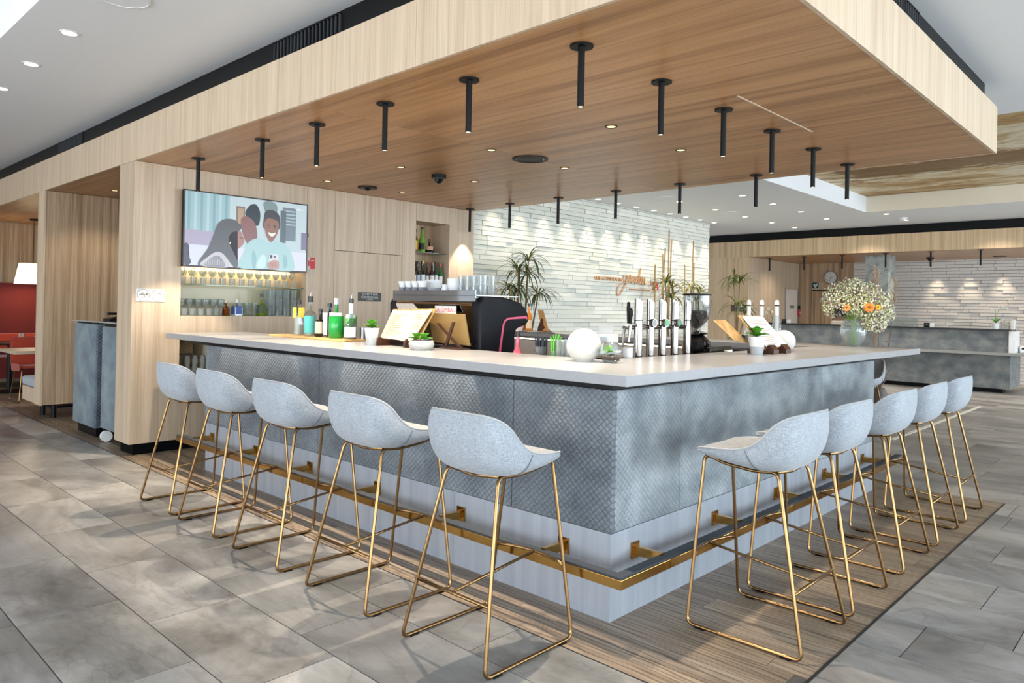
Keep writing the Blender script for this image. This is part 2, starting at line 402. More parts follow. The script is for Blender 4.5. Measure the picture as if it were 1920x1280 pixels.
for r in tiles[:290]:
    w_, h_ = round(r[1]-r[0], 3), round(r[3]-r[2], 3)
    if (w_, h_) not in TC: TC[(w_, h_)] = mesh_of('tile', bx(-w_/2+g, w_/2-g, -h_/2+g, h_/2-g, -.012, 0), TILE)
    o = inst('tile', TC[(w_, h_)], floor, ((r[0]+r[1])/2, (r[2]+r[3])/2, rg.uniform(-.0006, .0004)))
bm = BM()
for r in tiles[290:]: box(bm, r[0]+g, r[1]-g, r[2]+g, r[3]-g, -.012, 0)
obj('distant_tiles', bm, TILE, floor, kind='stuff')
PW = (3.83+.32)/27; PC = {}; far_planks = BM(); npl = 0
for i in range(27):
    x0 = -.32+PW*i; y = -.82-rg.uniform(0, 1.3); 
    while y < 12.4:
        L = rg.choice([1.2, 1.45, 1.6, 1.85]); a = max(y, -.82); b = min(y+L, 12.4); y += L
        if b-a < .06: continue
        L2 = round(b-a, 3); vis = a < .05 or i < 4
        if not vis: box(far_planks, x0+.0008, x0+PW-.0008, a+.001, b-.001, -.012, 0); continue
        if L2 not in PC: PC[L2] = mesh_of('plank', bx(-PW/2+.0008, PW/2-.0008, -L2/2+.001, L2/2-.001, -.012, 0), PLANK)
        inst('plank', PC[L2], floor, (x0+PW/2, (a+b)/2, rg.uniform(-.0005, .0005)))
obj('covered_planks', far_planks, PLANK, floor, kind='stuff')
DARKTRIM = plain('dark metal floor trim', (58,58,60), .4, .6)
struct('trim_1', bx(-.32, 3.83, -.832, -.82, -.01, .002), DARKTRIM)
struct('trim_2', bx(-.326, -.32, -.832, 12.4, -.01, .002), DARKTRIM)
struct('floor_strip_1', bx(6.2, 10.6, .60, .65, -.005, .004), plain('pale floor strip', (226,222,210), .5))  # pale thin strips laid over the far tiles
struct('floor_strip_2', bx(8.0, 10.5, 1.90, 1.94, -.005, .004), plain('pale floor strip far', (226,222,210), .5))

# ---- back wall of the bar with its niches (solid blocks, front at y = 5.02)
wall = struct('wall_back', bx(-.22, 3.84, 5.06, 5.36, 0, .1), BLACK_VOID)
YF, YB = 5.02, 5.38
def wpan(x0, x1, z0, z1, y0=YF, y1=YB, mat=None, name='panel'):
    return obj(name, bx(x0+.0015, x1-.0015, y0, y1, z0+.0015, z1-.0015), mat or OAK_WALL, wall)
N0, N1 = .158, 1.457
wpan(-.27, N0, .1, SOF); wpan(N0, N1, 1.715, SOF); wpan(N0, N1, 1.035, 1.25); wpan(N0, N1, .1, .44)
wpan(N1, 1.80, .1, SOF); wpan(1.80, 2.267, 1.975, SOF); wpan(2.267, 2.73, 1.975, SOF)
wpan(2.73, 2.93, .1, SOF); wpan(2.93, 3.465, 2.41, SOF); wpan(2.93, 3.465, .1, 1.12); wpan(3.465, 3.89, .1, SOF)
door = struct('door_1', bx(1.804, 2.726, YF+.004, YF+.05, .01, 1.971), OAK_WALL)
obj('door_joint', bx(1.79, 2.74, YF+.06, YF+.3, 0, 1.98), BLACK_VOID, door)
for a, b, c, d in ((N0, N1, 1.25, 1.715), (N0, N1, .44, 1.035), (2.93, 3.465, 1.12, 2.41)):
    obj('niche_back', bx(a, b, YB-.03, YB, c, d), plain('warm niche back', (206,192,160), .25) if d == 1.715 else OAK_DEEP, wall)
obj('niche_divider', bx(3.19, 3.193, YB-.036, YB-.03, 1.12, 2.41), BLACK, wall)
# ---- canopy
canopy = thing('canopy', 'large oak veneered canopy box hanging over the whole bar island', 'canopy')
ys = [-.73, 1.098, 2.505, 3.976, 5.3, 6.452, 8.2, 10.2, 12.4]
for a, b in zip(ys, ys[1:]): obj('fascia_panel', bx(-.27, -.25, a+.001, b-.001, SOF, 2.975), OAK, canopy)
xs = [-.25, 1.219, 2.6, 3.88]
for a, b in zip(xs, xs[1:]): obj('fascia_panel', bx(a+.001, b-.001, -.73, -.71, SOF, 2.975), OAK, canopy)
obj('fascia_panel', bx(3.86, 3.88, -.71, 5.4, SOF, 2.975), OAK, canopy)
sx_ = [-.25, .785, 1.82, 2.855, 3.86]; sy_ = [-.71, 2.2, 5.1, 8.0, 12.4]
for a, b in zip(sx_, sx_[1:]):
    for c, d in zip(sy_, sy_[1:]): obj('soffit_panel', bx(a+.0007, b-.0007, c+.0007, d-.0007, SOF+.001, SOF+.02), OAK_SOFFIT, canopy)
obj('core', bx(-.245, 3.855, -.705, 12.4, SOF+.022, 2.97), BLACK_VOID, canopy)
obj('recess_band', bx(-.2, 3.8, -.66, 12.4, 2.976, CZ), BLACK, canopy)
obj('light_slot', bx(1.264, 2.359, .066, .078, SOF-.001, SOF+.002), plain('pale slot line', (232,214,190), .5), canopy)
def vent(name, pts_axis, a, b, fix, label):
    t = thing(name, label, 'vent')
    if pts_axis == 'y':
        obj('backing', bx(fix-.005, fix-.001, a, b, 2.99, 3.13), BLACK_VOID, t)
        for z0, z1 in ((2.985, 2.993), (3.127, 3.135)): obj('frame', bx(fix-.016, fix, a, b, z0, z1), BLACK, t)
        n = int((b-a)/.042)
        for i in range(n+1):
            y = a+(b-a)*i/n; obj('slat', bx(fix-.016, fix-.002, y-.003, y+.003, 2.993, 3.127), plain_slat, t)
    else:
        obj('backing', bx(a, b, fix-.005, fix-.001, 2.99, 3.13), BLACK_VOID, t)
        for z0, z1 in ((2.985, 2.993), (3.127, 3.135)): obj('frame', bx(a, b, fix-.016, fix, z0, z1), BLACK, t)
        n = int((b-a)/.042)
        for i in range(n+1):
            x = a+(b-a)*i/n; obj('slat', bx(x-.003, x+.003, fix-.016, fix-.002, 2.993, 3.127), plain_slat, t)
plain_slat = plain('dark grey vent slat', (66,68,70), .45)
vent('air_vent', 'y', 1.9, 2.68, -.2, 'slatted black air vent above the long fascia near the bar corner')
vent('air_vent', 'y', 6.72, 7.52, -.2, 'small slatted black air vent above the fascia by the booths')
vent('air_vent', 'x', 1.15, 2.0, -.66, 'slatted black air vent above the short canopy fascia')
# ---- slim brick wall behind the bar (welcome wall)
BX0, BX1, BY = 3.90, 10.77, 5.4
wb_ = struct('wall_brick', bx(BX0, BX1, BY+.012, BY+.35, 0, CZ), JOINT)
bh = .0675; rb = random.Random(11); cand = []
row = 0; z = .02
while z < CZ-.01:
    x = BX0-rb.uniform(0, .5)
    while x < BX1:
        L = rb.uniform(.36, .62); a = max(x, BX0); b = min(x+L, BX1); x += L
        if b-a > .04: cand.append((a, b, z, min(z+bh, CZ)))
    z += bh
def bkey(r):
    p = px_of(((r[0]+r[1])/2, BY, (r[2]+r[3])/2)); vis = r[2] > .98 and p[0] > 880 and p[0] < 1330
    if vis and r[3] > 2.7:  # part hidden by the canopy
        vis = p[1] > 399-(p[0]-887)*.1133
    return (0 if vis else 1, p[2])
cand.sort(key=bkey)
nb = 0; bm = BM()
for i, (a, b, c, d) in enumerate(cand):
    pr = rb.uniform(.0, .016)
    if i < 295:
        m = bx(a+.002, b-.002, BY-pr, BY+.02, c+.003, d-.003); obj('brick', m, BRICK, wb_)
    else: box(bm, a+.002, b-.002, BY-pr, BY+.02, c+.003, d-.003)
obj('further_bricks', bm, BRICK, wb_, kind='stuff')
bm = BM(); z = .02
while z < CZ: box(bm, BX1-.02, BX1+rb.uniform(.002, .014), BY, BY+.34, z+.003, z+bh-.003); z += bh
obj('end_bricks', bm, BRICK, wb_, kind='stuff')
# ---- far end: reception canopy, walls, pillar
RXF = 12.82
rc = thing('reception_canopy', 'long oak canopy over the reception desk with black band above', 'canopy')
yy = [-6, -2.5, .2, 2.9, 5.53, 8.2, 9.5]
for a, b in zip(yy, yy[1:]): obj('fascia_panel', bx(RXF, RXF+.02, a+.002, b-.002, SOF, 2.975), OAK_REC, rc)
obj('soffit', bx(RXF+.02, 17.8, -6, 5.55, SOF, SOF+.02), OAK_SOFFIT, rc)
obj('core', bx(RXF+.021, 17.8, -6, 9.5, SOF+.021, 2.96), BLACK_VOID, rc)
obj('recess_band', bx(RXF+.1, 17.8, -6, 9.5, 2.96, CZ), BLACK, rc)
wr = struct('wall_front', bx(RXF+.03, 15.9, 5.56, 9.5, 0, SOF), BLACK_VOID)
for a, b in ((5.53, 5.8), (5.8, 7.0), (7.0, 8.4)): obj('panel', bx(RXF, RXF+.04, a+.002, b-.002, .08, SOF-.002), OAK_REC, wr)
for a, b in ((12.86, 13.5), (13.5, 14.1), (14.1, 14.7), (14.7, 15.6)): obj('panel', bx(a+.002, b-.002, 5.53, 5.56, .08, SOF-.002), OAK_WALL, wr)
wd = struct('wall_reception', bx(15.62, 15.95, 4.23, 5.56, 0, SOF), OAK_DEEP)
d2_ = struct('door_2', bx(15.60, 15.625, 4.3, 5.2, .02, 1.95), OAK_DEEP)
obj('door_joint', bx(15.61, 15.63, 4.29, 5.21, .02, 1.97), BLACK_VOID, d2_)
d3_ = struct('door_3', bx(14.80, 15.50, 5.515, 5.53, .02, 1.965), plain('pale door leaf', (226,214,204), .5))
obj('door_frame', bx(14.77, 14.80, 5.505, 5.53, .02, 1.99), STEEL, d3_); obj('door_frame', bx(15.50, 15.53, 5.505, 5.53, .02, 1.99), STEEL, d3_)
obj('door_sign', bx(15.05, 15.3, 5.508, 5.515, 1.50, 1.58), plain('grey door sign', (130,124,118), .5), d3_)
wbr = struct('wall_brick_reception', bx(15.66, 15.95, -6, 4.23, 0, SOF), plain('dark brick joint', (120,112,106), .9))  # joint colour darker than on the bar's brick wall
bm = BM(); z = 0
while z < SOF:
    y = -6-rb.uniform(0, .4)
    while y < 4.23:
        L = rb.uniform(.3, .55); a = max(y, -6); b = min(y+L, 4.23); y += L
        if b-a > .03: box(bm, 15.66-rb.uniform(.012, .04), 15.68, a+.003, b-.003, z+.005, min(z+.066, SOF))
    z += .07
obj('slim_bricks', bm, BRICK_REC, wbr, kind='stuff')
def marble():
    t = NT('veined grey green stone'); n = t.noise(t.pos((1,1,1)), 2.2, 8, .65, 1.6)
    t.set(Base_Color=t.ramp(n, [(.3, S((92,98,92))), (.45, S((134,140,134))), (.55, S((168,174,172))), (.7, S((120,130,126)))]), Roughness=.25); return t.m
struct('pillar_reception', bx(13.62, 14.1, 2.87, 3.32, 0, SOF), marble())

# ================================================================== BAR ISLAND
bar = thing('bar_counter', 'long bar counter with grey composite top, quilted grey sides and pale kick panels', 'bar counter')
prof = [(-.03,-.09),(4.43,-.09),(4.43,4.9),(3.75,4.9),(3.75,.58),(.70,.58),(.70,4.86),(-.03,4.86)]
obj('worktop', prism(BM(), prof, 2, 1.05, 1.10), SLAB, bar, bevel=.003)
# core, black shadow gap and inner carcass
bm = BM()
box(bm, .03, .62, .03, 4.09, .0, 1.02); box(bm, .62, 3.5, .03, .55, 0, 1.02); box(bm, 3.5, 3.98, .5, 4.7, 0, 1.02)
obj('core', bm, plain('dark carcass', (52,54,56), .6), bar)
bm = BM(); box(bm, .035, .6, .035, 4.6, 1.02, 1.05); box(bm, .6, 3.9, .035, .55, 1.02, 1.05); box(bm, 3.5, 3.97, .55, 4.8, 1.02, 1.05)
obj('shadow_gap', bm, BLACK, bar)
def padded(x0, x1, y0, y1, z0, z1, mat):
    obj('padded_panel', bx(x0, x1, y0, y1, z0, z1), mat, bar, bevel=.008, bseg=3, smooth=True)
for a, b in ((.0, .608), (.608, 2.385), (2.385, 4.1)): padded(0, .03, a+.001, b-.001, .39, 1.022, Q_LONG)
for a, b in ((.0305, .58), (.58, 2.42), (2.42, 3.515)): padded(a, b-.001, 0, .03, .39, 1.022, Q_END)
for a, b in ((.0, 1.03), (1.03, 2.06), (2.06, 3.08), (3.08, 4.08)): obj('kick_panel', bx(.002, .03, a+.0006, b-.0006, .0, .389), KICK, bar)
for a, b in ((.0305, 1.2), (1.2, 2.37), (2.37, 3.51)): obj('kick_panel', bx(a, b-.0006, .002, .03, .0, .389), KICK, bar)
obj('end_panel', bx(3.5, 3.515, .03, .56, 0, 1.02), KICK, bar)
obj('end_panel', bx(.03, .6, 4.09, 4.1, 0, 1.02), KICK, bar)
# inner service bench and lit strip under the far worktop
BENCH = plain('stainless service bench', (150,150,150), .3, .8)
bm = BM(); box(bm, .66, 1.3, .62, 4.8, .0, .93); box(bm, 1.3, 3.5, .56, 1.15, 0, .93)
obj('service_bench', bm, BENCH, bar)
obj('inner_panel', bx(3.48, 3.5, 1.15, 4.7, 0, 1.02), plain('pale inner panel', (206,198,190), .4), bar)
obj('led_strip', bx(3.49, 3.5, 1.2, 4.6, 1.03, 1.045), LAMP_SOFT, bar)
# brass foot rail
rail = thing('foot_rail', 'brass foot rail with dark rubber tread around the bar base', 'foot rail')
pr = [(-.19,-.19),(3.62,-.19),(3.62,-.13),(-.13,-.13),(-.13,4.2),(-.19,4.2)]
obj('rail_bar', prism(BM(), pr, 2, .245, .285), BRASS_RAIL, rail, bevel=.002)
pt = [(-.184,-.184),(3.615,-.184),(3.615,-.135),(-.135,-.135),(-.135,4.195),(-.184,4.195)]
obj('tread', prism(BM(), pt, 2, .285, .293), plain('blue grey rubber tread', (46,52,60), .6), rail)
for y in (.265, .97, 1.714, 2.47, 3.22, 3.95):
    b = obj('bracket', bx(-.15, -.002, y-.012, y+.012, .262, .302), BRASS_RAIL, rail); obj('wall_plate', bx(-.006, 0.0015, y-.03, y+.03, .245, .32), BRASS_RAIL, b)
for x in (.19, .946, 1.716, 2.49, 3.26):
    b = obj('bracket', bx(x-.012, x+.012, -.15, -.002, .262, .302), BRASS_RAIL, rail); obj('wall_plate', bx(x-.03, x+.03, -.006, 0.0015, .245, .32), BRASS_RAIL, b)

# ================================================================== BAR STOOLS
CI = [(.285,.765),(.232,.776),(.13,.779),(.02,.774),(-.065,.775),(-.13,.797),(-.166,.847),(-.182,.90),(-.193,.962)]   # inner centre line
CO = [(.297,.744),(.242,.736),(.13,.718),(.02,.706),(-.08,.703),(-.155,.727),(-.196,.79),(-.209,.875),(-.206,.965)]   # outer centre line
RIM = [(.266,.135,.766),(.225,.182,.780),(.14,.208,.790),(.055,.219,.801),(-.01,.222,.824),(-.06,.219,.865),(-.102,.211,.914),(-.147,.194,.946),(-.184,.155,.960)]
NV = 16
def crom(L, t):
    i = min(max(int(t), 0), len(L)-2); f = t-i
    p = [L[max(i-1,0)], L[i], L[i+1], L[min(i+2, len(L)-1)]]
    return [.5*((2*q1)+(-q0+q2)*f+(2*q0-5*q1+4*q2-q3)*f*f+(-q0+3*q1-3*q2+q3)*f**3) for q0, q1, q2, q3 in zip(*p)]
def shell_pt(t, v, outer=False):
    c = crom(CO if outer else CI, t); r = crom(RIM, t); s = abs(v)*pi/2; sg = 1 if v >= 0 else -1
    if outer: lat = sin(s)**.62; k = 1-cos(s)**.55; w_ = r[1]+.007
    else: lat = sin(s)**.85; k = 1-cos(s)**.8; w_ = r[1]-.004
    return Vector((c[0]+(r[0]-c[0])*k, sg*w_*lat, c[1]+(r[2]-c[1])*k))
def stool_shell():
    bm = BM(); T = [i*.5 for i in range(17)]; V = [-1+2*j/NV for j in range(NV+1)]
    V = [(1 if v >= 0 else -1)*(1-(1-abs(v))**1.5) for v in V]
    I = [[bm.verts.new(shell_pt(t, v)) for v in V] for t in T]; O = [[bm.verts.new(shell_pt(t, v, True)) for v in V] for t in T]
    for i in range(len(T)-1):
        for j in range(NV):
            f = bm.faces.new((I[i][j], I[i+1][j], I[i+1][j+1], I[i][j+1])); f.material_index = 1
            bm.faces.new((O[i][j], O[i][j+1], O[i+1][j+1], O[i+1][j]))
        bm.faces.new((I[i][0], O[i][0], O[i+1][0], I[i+1][0])); bm.faces.new((I[i][NV], I[i+1][NV], O[i+1][NV], O[i][NV]))
    for j in range(NV):
        bm.faces.new((I[0][j], I[0][j+1], O[0][j+1], O[0][j])); bm.faces.new((I[-1][j], O[-1][j], O[-1][j+1], I[-1][j+1]))
    return bm
def make_stool(label):
    t = thing('bar_stool', label, 'bar stool')
    sh = obj('seat_shell', stool_shell(), [FABRIC, FABRIC_IN], t, smooth='all')
    md = sh.modifiers.new('s', 'SUBSURF'); md.levels = 1; md.render_levels = 2
    bm = BM(); P = []
    def mid(t, v): return (shell_pt(t, v)+shell_pt(t, v, True))/2
    for j in range(13): P.append(mid(0, -.9+1.8*j/12))
    for k in range(1, 32): P.append(mid(8*k/32, .995)+Vector((0, .002, .001)))
    for j in range(13): P.append(mid(8, .9-1.8*j/12)+Vector((0, 0, .001)))
    for k in range(31, 0, -1): P.append(mid(8*k/32, -.995)+Vector((0, -.002, .001)))
    tube(bm, P, .005, 6, closed=True); obj('welt', bm, FABRIC_TRIM, sh, smooth='all')
    for s in (-1, 1):
        bm = BM(); P = []
        for v in (.99, .93, .86, .78, .7, .6, .5): P.append(shell_pt(3.6, v*s, True)+Vector((-.001, s*.0008, -.0008)))
        tube(bm, P, .0024, 6); obj('seam', bm, FABRIC_DARK, sh, smooth='all')
    for s in (-1, 1):
        pts = fillet([(-.255, s*.245, .010), (-.105, s*.15, .716), (.0, s*.14, .703), (.15, s*.132, .714), (.243, s*.13, .742), (.255, s*.245, .010)], .035, True, 5)
        bm = BM(); tube(bm, pts, .0078, 10, closed=True); fr = obj('leg', bm, BRASS, t, smooth='all')
        for x in (-.19, .19): obj('glide', bx(x-.022, x+.022, s*.245-.009, s*.245+.009, 0, .006), BLACK, fr)
    bm = BM(); tube(bm, fillet([(-.105, -.15, .718), (-.1, 0, .70), (-.105, .15, .718)], .03), .0078, 8); obj('seat_bracket', bm, BRASS, t, smooth='all')
    a = (.25-.01)/.712; y = .245-(.245-.15)*a; x = -.255+.15*a
    bm = BM(); tube(bm, [(x, -y, .25), (x, y, .25)], .0072, 8); obj('rear_stretcher', bm, BRASS, t, smooth='all')
    a = .29/.73; yf = .245-(.115)*a
    bm = BM(); tube(bm, [(.251, -yf, .297), (.27, -yf*.75, .300), (.285, -yf*.3, .303), (.287, 0, .303), (.285, yf*.3, .303), (.27, yf*.75, .300), (.251, yf, .297)], .0072, 8); obj('footrest', bm, BRASS, t, smooth='all')
    bm = BM(); tube(bm, [(x, 0, .25), (.286, 0, .303)], .0066, 8); obj('stretcher', bm, BRASS, t, smooth='all')
    return t
GL, GR, GF = 'bar stools along the long quilted side', 'bar stools along the short bright side', 'bar stool at the far worktop'
st0 = make_stool('grey fabric bar stool on the long side, closest to the bar corner')
index_kids()
st0.location = (-.498, .262, 0); st0.rotation_euler = (0, 0, 0); st0['group'] = GL
for (x, y, rz), lab in zip([(-.495,1.02,0), (-.50,1.78,0), (-.492,2.53,.0), (-.49,3.165,0)],
    ['grey fabric bar stool on the long side, second from the bar corner', 'grey fabric bar stool in the middle of the long side row of five',
     'grey fabric bar stool on the long side, second from the wooden wall', 'grey fabric bar stool on the long side, closest to the wooden wall']):
    dup(st0, (x, y, 0), rz, lab, GL)
for (x, y), lab in zip([(.483,-.502), (1.085,-.497), (1.855,-.497), (2.53,-.498), (3.235,-.497)],
    ['grey fabric bar stool on the short bright side, closest to the bar corner', 'grey fabric bar stool on the short bright side, second from the bar corner',
     'grey fabric bar stool in the middle of the short bright side row', 'grey fabric bar stool on the short bright side, second from its open end',
     'grey fabric bar stool on the short bright side, last before the worktop end']):
    dup(st0, (x, y, 0), pi/2, lab, GR)
dup(st0, (4.72, .53, 0), pi, 'grey fabric bar stool half hidden under the far end of the worktop', GF)

# ================================================================== CANOPY SPOTLIGHTS
def make_spot(label, group):
    t = thing('tube_spotlight', label, 'spotlight', group=group)
    bm = BM(); cyl(bm, 0, 0, -.008, 0, .056, 24); obj('ceiling_plate', bm, BLACK, t, smooth=True)
    bm = BM(); lathe(bm, [(.0145,-.29), (.0165,-.288), (.0165,-.008), (0,-.008)], 16); obj('tube', bm, BLACK, t, smooth=True)
    bm = BM(); cyl(bm, 0, 0, -.287, -.28, .0135, 16); obj('lamp_face', bm, LAMP_ON, t)
    return t
GS = 'black tube spotlights under the bar canopy'
names = ['beside the television wall', 'second from the television wall', 'third from the television wall', 'fourth from the television wall', 'fifth from the television wall']
SPL = [(.06,4.47),(.06,3.336),(.065,2.579),(.055,1.789),(.06,1.04),(.05,.256)]
SPR = [(.759,.262),(1.471,.265),(2.164,.265),(2.886,.266),(3.63,.273)]
SPF = [(3.635,1.066),(3.648,1.854),(3.63,2.602),(3.64,3.393),(3.656,4.16),(3.70,4.9)]
sp0 = make_spot('black tube spotlight in the long canopy row, '+names[0], GS); index_kids()
sp0.location = (*SPL[0], SOF)
for i, p in enumerate(SPL[1:]):
    dup(sp0, (*p, SOF), 0, ('black tube spotlight in the long canopy row, '+names[i+1]) if i < 4 else 'black tube spotlight at the corner where both canopy rows meet', GS)
for i, p in enumerate(SPR):
    dup(sp0, (*p, SOF), 0, 'black tube spotlight over the short counter, '+['first','second','third','fourth','fifth'][i]+' from the corner', GS)
for i, p in enumerate(SPF):
    dup(sp0, (*p, SOF), 0, 'black tube spotlight over the far counter, '+['first','second','third','fourth','fifth','sixth'][i]+' counting towards the wooden wall', GS)
for p in SPL: warm_spot((*p, SOF-.30), 105, 74, col=(1, .86, .68), blend=.3, radius=.012)
for p in SPR: warm_spot((*p, SOF-.30), 42, 74, col=(1, .86, .68), blend=.6, radius=.03)
for p in SPF: warm_spot((*p, SOF-.30), 40, 78, col=(1, .84, .64), blend=.5, radius=.02)
RSP = [(13.395,5.3),(13.3,4.482),(13.2,3.645),(13.1,2.772),(13.15,1.977),(13.07,1.135)]
for i, p in enumerate(RSP):
    dup(sp0, (*p, SOF), 0, 'small black tube spotlight under the reception canopy, '+['first','second','third','fourth','fifth','sixth'][i]+' from the brick wall corner', 'black tube spotlights over the reception desk')
# recessed downlights
def make_down(label, group, ring, face, r=.042):
    t = thing('downlight', label, 'downlight', group=group)
    bm = BM(); lathe(bm, [(r*.74,-.0), (r*.78,-.004), (r,-.004), (r,0)], 24); obj('ring', bm, ring, t, smooth=True)
    bm = BM(); cyl(bm, 0, 0, -.002, .0, r*.76, 24); obj('lamp_face', bm, face, t)
    return t
ORD = ['first', 'second', 'third', 'fourth', 'fifth', 'sixth', 'seventh', 'eighth', 'ninth', 'tenth', 'eleventh', 'twelfth', 'thirteenth', 'fourteenth']
GD = 'recessed downlights in the oak soffit'
FACE_WARM = plain('warm downlight face', (246,214,160), .5, emit=1.6)
dn0 = make_down('recessed downlight in the oak soffit nearest the round speaker, bar side', GD, BLACK, FACE_WARM); index_kids()
dl = [(1.384,1.046),(1.40,2.214),(1.396,3.362),(2.321,3.369),(2.331,2.228),(2.312,1.056),(2.336,4.531),(1.4,4.55)]
dlab = ['front left of the round speaker', 'left of the round speaker', 'between the speaker and the dome camera', 'behind the dome camera', 'right behind the round speaker', 'on the far counter side, closest to the short fascia', 'closest to the bottle niche', 'over the staff door']
dn0.location = (*dl[0], SOF); dn0['label'] = 'recessed downlight in the oak soffit, '+dlab[0]
for p, s in zip(dl[1:], dlab[1:]): dup(dn0, (*p, SOF), 0, 'recessed downlight in the oak soffit, '+s, GD)
for p, s in (((.249,7.112), 'above the grey padded cabinets'), ((.9,9.2), 'above the red booth')):
    dup(dn0, (*p, SOF), 0, 'recessed downlight in the oak soffit, '+s, GD); warm_spot((*p, SOF-.02), 18, 130, radius=.05)
for p in ((1.4,1.6), (1.4,3.4), (2.6,2.4)): warm_spot((*p, SOF-.02), 22, 140, radius=.06, blend=1)
wd0 = make_down('w', 'white downlights in the main ceiling', WHITE, LAMP_ON, .06); index_kids()
wl = [(-1.184,3.61),(-1.178,4.563),(-1.167,5.516)]
for i, p in enumerate(wl):
    s = 'white downlight in the ceiling beside the long fascia, '+['closest to the camera','middle one of three','farthest towards the booths'][i]
    if i == 0: wd0.location = (*p, CZ); wd0['label'] = s
    else: dup(wd0, (*p, CZ), 0, s)
fl = [(7.755,3.219),(8.93,4.292),(8.845,3.228),(10.095,4.31),(9.998,3.233),(11.21,4.293),(12.269,4.279),(11.095,2.176),(12.18,2.166),(7.755,4.3),(11.2,3.24)]
for i, p in enumerate(fl): dup(wd0, (*p, CZ), 0, 'white downlight in the far ceiling, '+ORD[i]+' on the way from bar to reception', 'white downlights in the far ceiling')
for i in range(12):
    p = (4.6+.545*i, 5.2)
    dup(wd0, (*p, CZ), 0, 'white wall washer downlight above the brick wall, '+ORD[i]+' from the wooden wall', 'wall washers along the brick wall')
    warm_spot((p[0], p[1]-.04, CZ-.03), 46, 62, col=(1,.86,.62), rot=(radians(2),0,0), radius=.02, blend=.9)
for i in range(7):
    y = 2.45-.62*i
    dup(dn0, (15.4, y, SOF), 0, 'recessed downlight grazing the reception brick wall, '+ORD[i]+' from the stone pillar', 'reception wall washers')
    warm_spot((15.42, y, SOF-.03), 44, 54, col=(1,.84,.6), rot=(0, radians(-4), 0), radius=.02, blend=.9)
for p in ((8.9,4.3),(10.0,3.2),(11.2,4.3),(11.1,2.2),(7.7,3.2)): warm_spot((*p, CZ-.03), 80, 140, col=(1,.93,.84), radius=.06, blend=1)
for p in ((12.3,.8),(12.3,-1.2),(12.3,3.0)): warm_spot((*p, CZ-.03), 70, 120, col=(1,.93,.84), radius=.06, blend=1)  # lamps added without fixtures to brighten the far end
for p in ((13.8,4.9),(13.73,3.7),(13.57,2.37),(13.77,1.16)): warm_spot((*p, SOF-.03), 36, 140, radius=.05, blend=1)
bm = BM(); cyl(bm, 0, 0, -.006, 0, .15, 32); rsp = thing('ceiling_speaker', 'large round black loudspeaker flush in the oak soffit', 'speaker', (1.85, 2.206, SOF)); obj('grille', bm, BLACK, rsp, smooth=True)
bm = BM(); lathe(bm, [(.112,-.008),(.12,-.005),(.12,0)], 32); obj('rim', bm, BLACK_GLOSS, rsp, smooth=True)
bm = BM(); cyl(bm, 0, 0, -.012, 0, .10, 28); t = thing('smoke_detector', 'flat black disc fitting on the soffit beside the television wall', 'detector', (1.882, 4.548, SOF)); obj('base', bm, BLACK, t, smooth=True)
bm = BM(); lathe(bm, [(0,-.04),(.03,-.034),(.05,-.012)], 20); obj('sensor', bm, BLACK_GLOSS, t, smooth=True)
def dome(loc, lab):
    t = thing('dome_camera', lab, 'camera', loc)
    bm = BM(); cyl(bm, 0, 0, -.03, 0, .07, 24); obj('base', bm, BLACK, t, smooth=True)
    bm = BM(); lathe(bm, [(0,-.085),(.025,-.08),(.045,-.06),(.053,-.03)], 24); obj('dome', bm, BLACK_GLOSS, t, smooth=True)
dome((1.871, 3.387, SOF), 'black dome camera under the oak soffit between two downlights'); dome((14.7, 2.37, SOF), 'black dome camera under the reception canopy beside the brick wall')
bm = BM(); cyl(bm, 0, 0, -.01, 0, .12, 24); t = thing('ceiling_speaker', 'round black loudspeaker under the reception canopy', 'speaker', (14.88, 1.15, SOF)); obj('grille', bm, BLACK, t, smooth=True)
for p, lab in (((-1.145,2.72), 'round white ceiling speaker above the long fascia'), ((9.384,4.254), 'round white ceiling speaker over the far lobby'), ((7.228,4.259), 'round white ceiling speaker near the brick wall top')):
    t = thing('ceiling_speaker', lab, 'speaker', (*p, CZ)); bm = BM(); cyl(bm, 0, 0, -.006, 0, .13, 28); obj('grille', bm, WHITE_CEIL, t, smooth=True)
    bm = BM(); lathe(bm, [(.13,-.0),(.13,-.009),(.14,-.007),(.142,0)], 28); obj('rim', bm, WHITE, t, smooth=True)
t = thing('smoke_detector', 'white smoke detector on the ceiling before the reception canopy', 'detector', (11.792, 2.1, CZ))
bm = BM(); lathe(bm, [(0,-.05),(.05,-.045),(.06,-.02),(.08,-.015),(.08,0)], 24); obj('base', bm, WHITE, t, smooth=True)

# ================================================================== TELEVISION AND WALL SIGNS
def flat(name, polys, parent, ax=1, base=0, step=.0004, sgn=-1):
    """flat artwork: list of (polygon [(u, z)], material), each laid a hair in front of the one before"""
    bm = BM(); mats = []
    for i, (pl, m) in enumerate(polys):
        if m not in mats: mats.append(m)
        c = base+sgn*step*i
        try:
            f = bm.faces.new([bm.verts.new((u, c, z) if ax == 1 else (c, u, z)) for u, z in pl]); f.material_index = mats.index(m)
        except ValueError: pass
    bmesh.ops.triangulate(bm, faces=bm.faces)
    me = bpy.data.meshes.new(name); bm.to_mesh(me); bm.free()
    for m in mats: me.materials.append(m)
    return link(bpy.data.objects.new(name, me), parent)
def blob(pts, n=5):     # closed smooth outline through the points
    out = []; N = len(pts)
    for i in range(N):
        p0, p1, p2, p3 = pts[i-1], pts[i], pts[(i+1) % N], pts[(i+2) % N]
        for k in range(n):
            f = k/n; out.append(tuple(.5*((2*p1[d])+(-p0[d]+p2[d])*f+(2*p0[d]-5*p1[d]+4*p2[d]-p3[d])*f*f+(-p0[d]+3*p1[d]-3*p2[d]+p3[d])*f**3) for d in (0, 1)))
    return out
